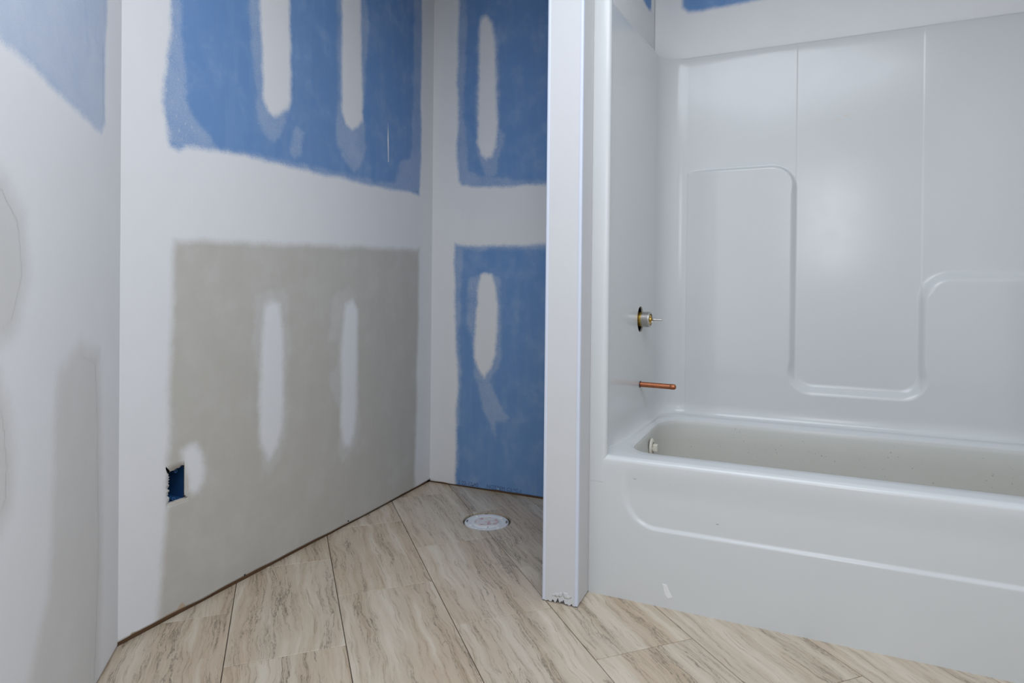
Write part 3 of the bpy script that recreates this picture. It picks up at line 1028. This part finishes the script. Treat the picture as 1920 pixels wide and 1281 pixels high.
def rr_sd(x, z, x0, x1, z0, z1, r):
    """rounded rectangle, negative inside"""
    qx = np.abs(x - (x0 + x1) / 2) - (x1 - x0) / 2 + r
    qz = np.abs(z - (z0 + z1) / 2) - (z1 - z0) / 2 + r
    return np.hypot(np.maximum(qx, 0), np.maximum(qz, 0)) + np.minimum(np.maximum(qx, qz), 0) - r


def round_union(a, b, r):
    u, v = np.maximum(r - a, 0), np.maximum(r - b, 0)
    return np.maximum(r, np.minimum(a, b)) - np.hypot(u, v)


def relief(x, z):
    """how far the back panel stands out from its plane"""
    L = rr_sd(x, z, -2, 0.036, -1, 1.462, 0.095)
    Rr = rr_sd(x, z, 0.436, 3, -1, 1.050, 0.095)
    Bt = z - 0.618
    s = -round_union(round_union(L, Bt, 0.060), Rr, 0.055)
    # the union radius shifts nothing away from the inner corners
    w = 0.040 - 0.015 * sstep(0.62, 0.72, z) + 0.013 * sstep(0.94, 0.99, z) * sstep(0.40, 0.43, x)
    w = w - 0.019 * sstep(1.34, 1.45, z) * sstep(0.10, 0.05, x)
    dep = 0.024 * sstep(-0.002, w, s)
    fade = sstep(-0.40, -0.24, x) * sstep(2 * XC + 0.40, 2 * XC + 0.24, x)
    side = 0.0014 * (sstep(0.0345, 0.0285, x) + sstep(0.4435, 0.4495, x))
    up = sstep(0.60, 0.66, z)
    return dep * fade + side * fade * up


ZB = 0.470
zs = np.concatenate([[ZB - 0.0008], ZB + 0.06 * np.linspace(0, 1, 14)[:-1] ** 1.6, np.arange(0.53, 1.52, 0.0045), np.linspace(1.525, ZT - 0.006, 26), [ZT - 0.003, ZT]])


def zrim(y):
    return ZR + 0.022 * sstep(AY + 0.12, SY - 0.04, y)


def sweep(name, P, relief_on=False, ext=None, hole=None, fillet=True, zs=zs, ramp=0):
    P, Nn = offset_path(P)
    if ext is not None:
        Nn[0], Nn[-1] = ext[0] if ext[0] is not None else Nn[0], ext[1] if ext[1] is not None else Nn[-1]
    n = len(P)
    s = np.arange(n)
    X, Zg = P[:, 0][:, None] + 0 * zs, zs[None, :] + 0 * P[:, 0][:, None]
    off = np.zeros_like(X)
    if relief_on:
        off += relief(X, Zg)
    if fillet:
        t = np.clip((0.515 - Zg) / (0.515 - ZB), 0, 1)
        fw = np.ones(n)
        if ramp > 0:
            fw = sstep(0, 22, s)
        elif ramp < 0:
            fw = sstep(0, 22, s[::-1])
        off += 0.019 * fw[:, None] * (1 - np.sqrt(np.clip(1 - t * t, 0, 1)))
        off[:, 0] += 0.008
    off += -0.004 * sstep(ZT - 0.012, ZT, Zg)
    if fillet:
        zb = zrim(P[:, 1])[:, None] + 0.0005
        Zg = np.where(Zg < 0.53, 0.53 - (0.53 - Zg) * (0.53 - zb) / (0.53 - ZB), Zg)
    V = np.stack([P[:, 0][:, None] + Nn[:, 0][:, None] * off, P[:, 1][:, None] + Nn[:, 1][:, None] * off, Zg], -1)
    Q = grid_quads(n, len(zs))
    nz = len(zs)
    V = V.reshape(-1, 3)
    keep = np.ones(Q.shape[:2], bool)
    more = []
    if hole:
        yc, zc, ry, rz = hole
        yy = P[:, 1]
        i0, i1 = np.searchsorted(yy, yc - ry - 0.008) - 1, np.searchsorted(yy, yc + ry + 0.008)
        j0, j1 = np.searchsorted(zs, zc - rz - 0.008) - 1, np.searchsorted(zs, zc + rz + 0.008)
        keep[i0:i1, j0:j1] = False
        ring = [(i, j0) for i in range(i0, i1)] + [(i1, j) for j in range(j0, j1)] + [(i, j1) for i in range(i1, i0, -1)] + [(i0, j) for j in range(j1, j0, -1)]
        b = len(V)
        cnt = len(ring)
        hv, hd = [], []
        tx, ty = P[i1] - P[i0]
        for i, j in ring:
            th = math.atan2(zs[j] - zc, yy[i] - yc)
            y_, z_ = yc + ry * math.cos(th), zc + rz * math.sin(th)
            x_ = P[i0, 0] + (y_ - P[i0, 1]) * tx / ty
            hv.append((x_, y_, z_))
            hd.append((x_ - 0.006, y_, z_))
        V = np.concatenate([V, np.array(hv), np.array(hd), np.array(hv)])
        for k in range(cnt):
            k2 = (k + 1) % cnt
            more.append([ring[k][0] * nz + ring[k][1], ring[k2][0] * nz + ring[k2][1], b + k2, b + k])
            more.append([b + 2 * cnt + k, b + 2 * cnt + k2, b + cnt + k2, b + cnt + k])
    Qa = Q[keep].reshape(-1, 4)
    if more:
        Qa = np.concatenate([Qa, np.array(more)])
    st = np.full(len(V), -1.0)
    if relief_on:
        st = sd_poly(D['bk_stain'], V[:, 0], V[:, 2])
    me = mesh_np(name, V, Qa, dict(stain=st, scuff=np.full(len(V), -1.0)))
    return to_parent(link(name, me, M_GEL, smooth=True), tub)


VALVE = (2.3465, 0.862)
zfl = np.concatenate([[0.36, 0.38], zs[zs > 0.39]])
o = sweep('front_flange', [(x, y - 0.0004) for x, y in path_flange], fillet=False, zs=zfl)
o = sweep('end_panel', path_end + [pe1], ramp=1, hole=(VALVE[0], VALVE[1], 0.036, 0.0490))
o = sweep('corner_panel', path_corner)
o = sweep('back_panel', path_back + [(2 * XC + 0.376, SY)], relief_on=True)
o = sweep('corner_panel', mirror_x(path_corner))
o = sweep('end_panel', mirror_x(path_end + [pe1]), ramp=-1)
o = sweep('front_flange', mirror_x([(x, y - 0.0004) for x, y in path_flange]), fillet=False, zs=zfl)

# apron: one front skin with a recessed field
TXL, TXR = PXR + 0.0012, 2 * XC - PXR - 0.0012
ax = np.append(np.arange(TXL, TXR, 0.006), TXR)
az = np.concatenate([np.linspace(0.0, 0.16, 12)[:-1], np.arange(0.16, 0.29, 0.0018), np.linspace(0.29, 0.41, 22)])
AX, AZ = np.meshgrid(ax, az, indexing='ij')
sdr = -rr_sd(AX, AZ, -0.458, 2 * XC + 0.458, 0.232, 0.90, 0.105)
rec = 0.0065 * sstep(-0.003, 0.011, sdr) * sstep(0.43, 0.33, AZ) + 0.010 * sstep(0.24, 0.0, AZ) * 0
AYY = AY + rec
topv, roll = [], []
V = np.stack([AX, AYY, AZ], -1)
# rounded lip rolled over to the rim
rl = 0.018
lip = []
for th in np.linspace(0.12, math.pi / 2, 10):
    lip.append((AY + 0.0 + rl - rl * math.cos(th), ZR - rl + rl * math.sin(th)))
Lp = np.stack([np.stack([ax, 0 * ax + y, 0 * ax + z], -1) for y, z in lip], 1)
V = np.concatenate([V, Lp], 1)
na, nz = V.shape[:2]
V = V.reshape(-1, 3)
sc = np.full(len(V), -1.0)
for (x, z), ln, ang_, w in zip(D['ap_dots'], (0.006, 0.008, 0.006, 0.0), (-0.6, 0.05, -0.9, 0), (0.0016, 0.0012, 0.0016, 0)):
    if ln:
        sc = np.maximum(sc, w - np.hypot((V[:, 0] - x) / (ln / w / 1.2), (V[:, 2] - z)))
me = mesh_np('apron', V, grid_quads(na, nz).reshape(-1, 4), dict(stain=np.full(len(V), -1.0), scuff=sc))
to_parent(link('apron', me, M_GEL, smooth=True), tub)
# flange foot: the flange carries on above the rim only; the rim closes behind it

# rim + basin: one loft of rounded rectangles
def ring_pts(x0, x1, y0, y1, r, slant=0.0, ne=40, nc=14):
    pts = []
    corners = [(x0 + r, y0 + r, math.pi, 1.5 * math.pi), (x1 - r, y0 + r, 1.5 * math.pi, 2 * math.pi), (x1 - r, y1 - r, 0, 0.5 * math.pi), (x0 + r, y1 - r, 0.5 * math.pi, math.pi)]
    for q in range(4):
        cx_, cy_, a0, a1 = corners[q]
        arc = [(cx_ + r * math.cos(a), cy_ + r * math.sin(a)) for a in np.linspace(a0, a1, nc)]
        nx_ = corners[(q + 1) % 4]
        st = (nx_[0] + r * math.cos(nx_[2]), nx_[1] + r * math.sin(nx_[2]))
        pts += arc
        e = arc[-1]
        m = ne if q in (0, 2) else 18
        pts += [(e[0] + (st[0] - e[0]) * i / m, e[1] + (st[1] - e[1]) * i / m) for i in range(1, m)]
    pts = np.array(pts)
    if slant:
        f = (pts[:, 1] - 2.30) * slant
        w = np.clip((XC - pts[:, 0]) / 0.5, -1, 1)
        pts[:, 0] += f * w
    return pts


def loft(name, rings, mat, attrs):
    V, n = [], len(rings[0][0])
    dirt_shade = []
    for pts, zf, dv in rings:
        z = zf(pts[:, 1]) if callable(zf) else np.full(n, zf)
        V.append(np.concatenate([pts, z[:, None]], 1))
        dirt_shade.append(np.full(n, dv))
    V = np.concatenate(V)
    Q = []
    for k in range(len(rings) - 1):
        i = np.arange(n)
        j = (i + 1) % n
        Q.append(np.stack([k * n + i, k * n + j, (k + 1) * n + j, (k + 1) * n + i], -1))
    Q = np.concatenate(Q)
    me = mesh_np(name, V, Q, dict(dirt_shade=np.concatenate(dirt_shade), stain=-np.ones(len(V)), scuff=-np.ones(len(V))))
    return me, n


XL, XR = -0.5069, 2 * XC + 0.5069
rim_rings = [
    (ring_pts(XL - 0.025, XR + 0.025, AY + 0.0175, SY + 0.01, 0.02, 0.085), lambda y: zrim(y) - 0.0005, 0),
    (ring_pts(XL - 0.0, XR + 0.0, AY + 0.030, SY - 0.020, 0.05, 0.085), lambda y: zrim(y), 0),
    (ring_pts(XL + 0.010, XR - 0.010, AY + 0.050, SY - 0.040, 0.085, 0.07), zrim, 0),
    (ring_pts(-0.4765, 2 * XC + 0.487, 2.010, 2.566, 0.125, 0.06), lambda y: zrim(y) - 0.001, 0),
    (ring_pts(-0.4705, 2 * XC + 0.481, 2.021, 2.560, 0.122, 0.06), lambda y: zrim(y) - 0.005, 0),
    (ring_pts(-0.4635, 2 * XC + 0.474, 2.030, 2.553, 0.118, 0.06), lambda y: zrim(y) - 0.013, 0),
]
me, n = loft('rim', rim_rings, M_GEL, None)
to_parent(link('rim', me, M_GEL, smooth=True), tub)
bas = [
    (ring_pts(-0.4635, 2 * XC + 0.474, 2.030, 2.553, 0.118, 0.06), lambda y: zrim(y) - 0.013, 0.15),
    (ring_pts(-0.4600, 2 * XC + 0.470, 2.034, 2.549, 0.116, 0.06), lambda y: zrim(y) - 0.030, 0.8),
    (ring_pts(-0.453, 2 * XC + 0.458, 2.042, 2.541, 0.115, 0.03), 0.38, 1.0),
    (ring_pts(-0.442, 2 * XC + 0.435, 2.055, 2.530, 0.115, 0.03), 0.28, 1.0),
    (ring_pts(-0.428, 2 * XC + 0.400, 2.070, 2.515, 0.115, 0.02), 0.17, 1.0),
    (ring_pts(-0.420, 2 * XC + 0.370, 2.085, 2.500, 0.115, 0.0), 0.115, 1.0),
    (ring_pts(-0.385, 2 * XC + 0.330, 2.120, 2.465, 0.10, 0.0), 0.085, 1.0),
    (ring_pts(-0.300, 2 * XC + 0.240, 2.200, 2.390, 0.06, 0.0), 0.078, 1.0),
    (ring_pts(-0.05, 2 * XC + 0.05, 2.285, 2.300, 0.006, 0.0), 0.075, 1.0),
]
me, n = loft('basin', bas, M_BASIN, None)
nv = len(me.vertices)
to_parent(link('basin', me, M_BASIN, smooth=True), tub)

# overflow fitting on the basin's end wall (not yet covered by a plate)
OX, OY, OZ = -0.4530, 2.315, 0.387
AXX = Matrix.Translation((OX, OY, OZ)) @ Matrix.Rotation(math.pi / 2, 4, 'Y')
bm = bmesh.new()
lathe(bm, [(0.030, 0.0), (0.034, 0.002), (0.034, 0.006), (0.030, 0.009), (0.022, 0.010), (0.021, 0.002), (0.0, 0.002)], AXX, 32)
ov = to_parent(link('overflow_fitting', bm_mesh('overflow_fitting', bm), M_IVORY, smooth=False), tub)
ov['label'] = 'ivory plastic overflow fitting'
bm = bmesh.new()
add_box(bm, (OX + 0.008, OY - 0.012, OZ - 0.012), (OX + 0.026, OY + 0.012, OZ + 0.014), 0.003)
add_box(bm, (OX + 0.004, OY - 0.018, OZ - 0.004), (OX + 0.012, OY + 0.018, OZ + 0.004), 0.001)
c = link('strainer_lug', bm_mesh('strainer_lug', bm), M_IVORY, ov)

# plaster splash on the apron
for pts, th in ((D['ap_smear'], 0.0008),):
    bm = bmesh.new()
    vs = [bm.verts.new((x, AY - th, z)) for x, z in pts]
    cx_, cz_ = sum(p[0] for p in pts) / len(pts), sum(p[1] for p in pts) / len(pts)
    back = [bm.verts.new((cx_ + (x - cx_) * 1.12, AY - 0.00005, cz_ + (z - cz_) * 1.12)) for x, z in pts]
    bm.faces.new(vs)
    for i in range(len(vs)):
        j = (i + 1) % len(vs)
        bm.faces.new((vs[i], vs[j], back[j], back[i]))
    o = to_parent(link('plaster_splash', bm_mesh('plaster_splash', bm), M_FLECK), tub)
    o['label'] = 'white plaster splash'

# ------------------------------------------------------------------ shower valve in its hole
vx = -0.5025
nrm = Vector((0.9936, -0.113, 0)).normalized()
rotv = nrm.to_track_quat('Z', 'Y').to_matrix().to_4x4()
vl = empty('shower_valve', (vx, VALVE[0], VALVE[1]), 'brass shower valve with zinc ring in a hole above the copper stub', 'valve')
VM = Matrix.Translation((vx, VALVE[0], VALVE[1])) @ rotv


def to_p(o, parent):
    o.parent = parent
    o.matrix_parent_inverse = Matrix.Translation(parent.location).inverted()
    return o


bm = bmesh.new()
lathe(bm, [(0.0, -0.06), (0.031, -0.06), (0.031, -0.02), (0.0275, -0.018), (0.0275, 0.010), (0.0, 0.010)], VM, 40)
to_p(link('valve_body', bm_mesh('valve_body', bm), M_BRASS, smooth=False), vl)
bm = bmesh.new()
prof = [(0.0, 0.0095), (0.0285, 0.0095)]
for i in range(6):
    z = 0.0105 + i * 0.0045
    prof += [(0.0290, z), (0.0290, z + 0.0030), (0.0278, z + 0.0036)]
prof += [(0.0270, 0.0385), (0.0225, 0.0395), (0.0215, 0.034), (0.0, 0.034)]
lathe(bm, prof, VM, 48)
to_p(link('retaining_ring', bm_mesh('retaining_ring', bm), M_STEEL), vl)
bm = bmesh.new()
lathe(bm, [(0.0, 0.030), (0.0185, 0.030), (0.0180, 0.0375), (0.009, 0.038), (0.008, 0.042), (0.0, 0.042)], VM, 32)
to_p(link('cartridge', bm_mesh('cartridge', bm), M_BRASS), vl)
bm = bmesh.new()
lathe(bm, [(0.0, 0.036), (0.0042, 0.036), (0.0042, 0.058), (0.0032, 0.059), (0.0032, 0.083), (0.0022, 0.084), (0.0, 0.084)], VM, 16)
to_p(link('stem', bm_mesh('stem', bm), M_STEEL, smooth=True), vl)
# added near-black backing that stands for the dark of the cavity
bm = bmesh.new()
add_box(bm, (vx - 0.0480, VALVE[0] - 0.06, VALVE[1] - 0.07), (vx - 0.0450, VALVE[0] + 0.06, VALVE[1] + 0.07))
o = to_p(link('cavity_backing', bm_mesh('cavity_backing', bm), M_DARK), vl)

# ------------------------------------------------------------------ copper stub
cp0 = Vector((-0.5020, 2.3484, 0.6150))
cp = empty('copper_stub', cp0, 'capped copper pipe stub sticking out of the white end panel below the valve', 'pipe')
cdir = Vector((1.0, 0.0, -0.012)).normalized()
CM = Matrix.Translation(cp0) @ cdir.to_track_quat('Z', 'Y').to_matrix().to_4x4()
bm = bmesh.new()
lathe(bm, [(0.0098, -0.012), (0.0098, 0.055), (0.0096, 0.060), (0.0098, 0.065), (0.0098, 0.116)], CM, 24)
to_p(link('tube', bm_mesh('tube', bm), M_COPPER, smooth=True), cp)
bm = bmesh.new()
lathe(bm, [(0.0099, 0.112), (0.0104, 0.1125), (0.0104, 0.124), (0.0096, 0.129), (0.0070, 0.1325), (0.0035, 0.134), (0.0, 0.1345)], CM, 24)
to_p(link('end_cap', bm_mesh('end_cap', bm), M_COPPER, smooth=True), cp)
bm = bmesh.new()
lathe(bm, [(0.0125, 0.0004), (0.0125, 0.0016), (0.0100, 0.0020)], CM, 24)
to_p(link('pipe_hole_edge', bm_mesh('pipe_hole_edge', bm), M_DARK), cp)

# ------------------------------------------------------------------ toilet flange
tf = empty('toilet_flange', (FL[0], FL[1], 0), 'white plastic toilet flange set in a round hole in the floor tiles', 'flange')
TM = Matrix.Translation((FL[0], FL[1] - 0.002, -0.0015))
bm = bmesh.new()
lathe(bm, [(0.0900, -0.010), (0.0925, -0.0045), (0.0905, -0.0015), (0.072, -0.0012), (0.066, -0.0035), (0.060, -0.0035), (0.056, -0.0008), (0.0505, -0.0005), (0.050, -0.0035)], TM, 64)
for f in list(bm.faces):
    cc = f.calc_center_median()
    dx, dy = cc.x - FL[0], cc.y - FL[1]
    rad, th = math.hypot(dx, dy), math.degrees(math.atan2(dy, dx)) % 180
to_p(link('flange_ring', bm_mesh('flange_ring', bm), M_PVC, smooth=False), tf)
bm = bmesh.new()
lathe(bm, [(0.0500, -0.0019), (0.0485, 0.0012), (0.044, 0.0004), (0.030, -0.0004), (0.010, 0.0), (0.0, 0.0)], TM, 48)
o = to_p(link('test_cap', bm_mesh('test_cap', bm), M_PRIMER, smooth=False), tf)
o['label'] = 'inner cap stained with red primer'
for th0, r0, sp in ((22, 0.083, 22), (200, 0.083, 18), (118, 0.088, 7), (300, 0.060, 4)):
    bm = bmesh.new()
    N = 10
    inner, outer = [], []
    for i in range(N + 1):
        a = math.radians(th0 - sp / 2 + sp * i / N)
        w = 0.0045 * (0.6 + 0.4 * math.sin(i / N * math.pi))
        inner.append(bm.verts.new((FL[0] + (r0 - w) * math.cos(a), FL[1] + (r0 - w) * math.sin(a), -0.0021)))
        outer.append(bm.verts.new((FL[0] + (r0 + w) * math.cos(a), FL[1] + (r0 + w) * math.sin(a), -0.0021)))
    for i in range(N):
        bm.faces.new((inner[i], outer[i], outer[i + 1], inner[i + 1]))
    o = to_p(link('bolt_slot', bm_mesh('bolt_slot', bm), M_CHIP), tf)
    o['label'] = 'dark bolt slot'
# plaster crumbs on the ring
for k, (th0, r0, s_) in enumerate(((150, 0.076, 0.006), (235, 0.078, 0.007), (265, 0.086, 0.006), (60, 0.074, 0.006), (330, 0.080, 0.006), (290, 0.088, 0.005))):
    bm = bmesh.new()
    bmesh.ops.create_icosphere(bm, subdivisions=2, radius=1.0)
    rg = random.Random(k + 50)
    a = math.radians(th0)
    for v in bm.verts:
        v.co *= 1 + rg.uniform(-0.2, 0.2)
        v.co = Vector((FL[0] + r0 * math.cos(a) + v.co.x * s_ * 1.4, FL[1] + r0 * math.sin(a) + v.co.y * s_, -0.0020 + v.co.z * 0.0022))
    to_p(link('plaster_crumb', bm_mesh('plaster_crumb', bm), M_FLECK, smooth=True), tf)

# ------------------------------------------------------------------ electrical box in the left wall
eb = empty('electrical_box', (WX - 0.004, 1.2655, 0.340), 'blue plastic electrical box recessed in a ragged hole low in the left wall', 'electrical box')
a0, a1, z0, z1 = 1.2335, 1.2905, 0.3395, 0.4315
bm = bmesh.new()
xo, xi, t_ = WX - 0.0128, WX - 0.075, 0.0022


def boxshell(bm):
    o_ = [bm.verts.new((xo, y, z)) for y, z in ((a0 - t_, z0 - t_), (a1 + t_, z0 - t_), (a1 + t_, z1 + t_), (a0 - t_, z1 + t_))]
    i_ = [bm.verts.new((xo, y, z)) for y, z in ((a0, z0), (a1, z0), (a1, z1), (a0, z1))]
    b_ = [bm.verts.new((xi, y, z)) for y, z in ((a0 + 0.002, z0 + 0.002), (a1 - 0.002, z0 + 0.002), (a1 - 0.002, z1 - 0.002), (a0 + 0.002, z1 - 0.002))]
    q_ = [bm.verts.new((xi - 0.002, y, z)) for y, z in ((a0 - t_, z0 - t_), (a1 + t_, z0 - t_), (a1 + t_, z1 + t_), (a0 - t_, z1 + t_))]
    for k in range(4):
        j = (k + 1) % 4
        bm.faces.new((o_[k], o_[j], i_[j], i_[k]))
        bm.faces.new((i_[k], i_[j], b_[j], b_[k]))
        bm.faces.new((o_[j], o_[k], q_[k], q_[j]))
    bm.faces.new(b_)
    bm.faces.new(q_)


boxshell(bm)
to_p(link('box_shell', bm_mesh('box_shell', bm), M_BOX), eb)
for (y, z) in ((1.2650, z1 - 0.006), (1.2580, z0 + 0.006)):
    bm = bmesh.new()
    lathe(bm, [(0.0022, 0.0005), (0.0022, 0.0025), (0.0052, 0.0025), (0.0056, 0.0), (0.0056, -0.030), (0.0, -0.030)],
          Matrix.Translation((xo, y, z)) @ Matrix.Rotation(math.pi / 2, 4, 'Y'), 16)
    to_p(link('screw_boss', bm_mesh('screw_boss', bm), M_BOX), eb)
bm = bmesh.new()
add_box(bm, (xi + 0.004, a0 + 0.004, z0 + 0.001), (xo - 0.012, a1 - 0.022, z0 + 0.008), 0.002)
o = to_p(link('cable_clamp', bm_mesh('cable_clamp', bm), M_BOX), eb)
bm = bmesh.new()
lathe(bm, [(0.0085, 0.0), (0.0085, 0.003), (0.0060, 0.003), (0.0060, 0.0)], Matrix.Translation((xi + 0.028, a0 + 0.0004, z0 + 0.030)) @ Matrix.Rotation(-math.pi / 2, 4, 'X'), 20)
to_p(link('knockout_ring', bm_mesh('knockout_ring', bm), M_BOX), eb)
# torn gypsum lip round the cut
bm = bmesh.new()
rg = random.Random(3)
lip = []
for y, z in [(BX[1] + 0.0002, BX[3] - 0.09 + i * 0.0075) for i in range(13)]:
    lip.append((y, z))
for i in range(12):
    y, z = lip[i]
    w0 = 0.0030 + rg.uniform(-0.0008, 0.0014)
    add_box(bm, (WX - 0.012, y - 0.0035, z), (WX + 0.0004, y + w0 - 0.0015, z + 0.0078))
o = link('gypsum_edge', bm_mesh('gypsum_edge', bm), M_GYPSUM, wall_left)
o['label'] = 'crumbled gypsum edge of the box cut-out'
bm = bmesh.new()
for i in range(11):
    y = BX[0] + 0.002 + i * 0.0056
    add_box(bm, (WX - 0.012, y, BX[2] - 0.0035), (WX + 0.0005, y + 0.0058, BX[2] + 0.0015 + rg.uniform(0, 0.0012)))
o = link('gypsum_edge', bm_mesh('gypsum_edge', bm), M_GYPSUM, wall_left)
o['label'] = 'crumbled gypsum edge of the box cut-out'

# ------------------------------------------------------------------ small fixings and print
def disc(name, sh, a, z, r, mat, parent):
    bm = bmesh.new()
    p = sh.P(np.array([a]), np.array([z]))[0]
    mt = Matrix.Translation(Vector(p)) @ Vector(sh.n).to_track_quat('Z', 'Y').to_matrix().to_4x4()
    lathe(bm, [(r, -0.001), (r, 0.0006), (r * 0.6, 0.0009), (r * 0.35, 0.0004), (0.0, 0.0004)], mt, 14)
    return link(name, bm_mesh(name, bm), mat, parent)


for (a, z), r in zip(D['w1_screw'][:2], (0.0036, 0.0040)):
    disc('drywall_screw', sh1, a, max(z, 0.018), r, M_SCREW, wall_left)
disc('drywall_screw', sh2, D['w2_screw'][0][0], max(D['w2_screw'][0][1], 0.016), 0.0034, M_SCREW, wall_back)
disc('drywall_screw', sh2, D['w2_screw'][1][0], max(D['w2_screw'][1][1], 0.018), 0.0030, M_FLECK, wall_back)


bm = bmesh.new()
sx = [bm.verts.new(Vector(sh1.P(np.array([a]), np.array([z]), 0.0006)[0])) for a, z in D['w1_scratch']]
bm.faces.new(sx)
link('scratch', bm_mesh('scratch', bm), M_FLECK, wall_left)


def text(s, x, z, size, parent):
    cu = bpy.data.curves.new('printed_text', 'FONT')
    cu.body = s
    cu.size = size
    cu.extrude = 0.0001
    to = bpy.data.objects.new('tmp', cu)
    COL.objects.link(to)
    dg = bpy.context.evaluated_depsgraph_get()
    me = bpy.data.meshes.new_from_object(to.evaluated_get(dg))
    bpy.data.objects.remove(to)
    me.transform(Matrix.Translation((x, BY - 0.0006, z)) @ Matrix.Rotation(math.pi / 2, 4, 'X'))
    o = link('printed_text', me, M_INK, parent)
    o['label'] = 'faint dark printing along the board edge'
    return o


text('2 22-12:40', -1.462, 0.0135, 0.026, wall_back)
text('NOTTEM C3 *C-I', -1.305, 0.0150, 0.024, wall_back)
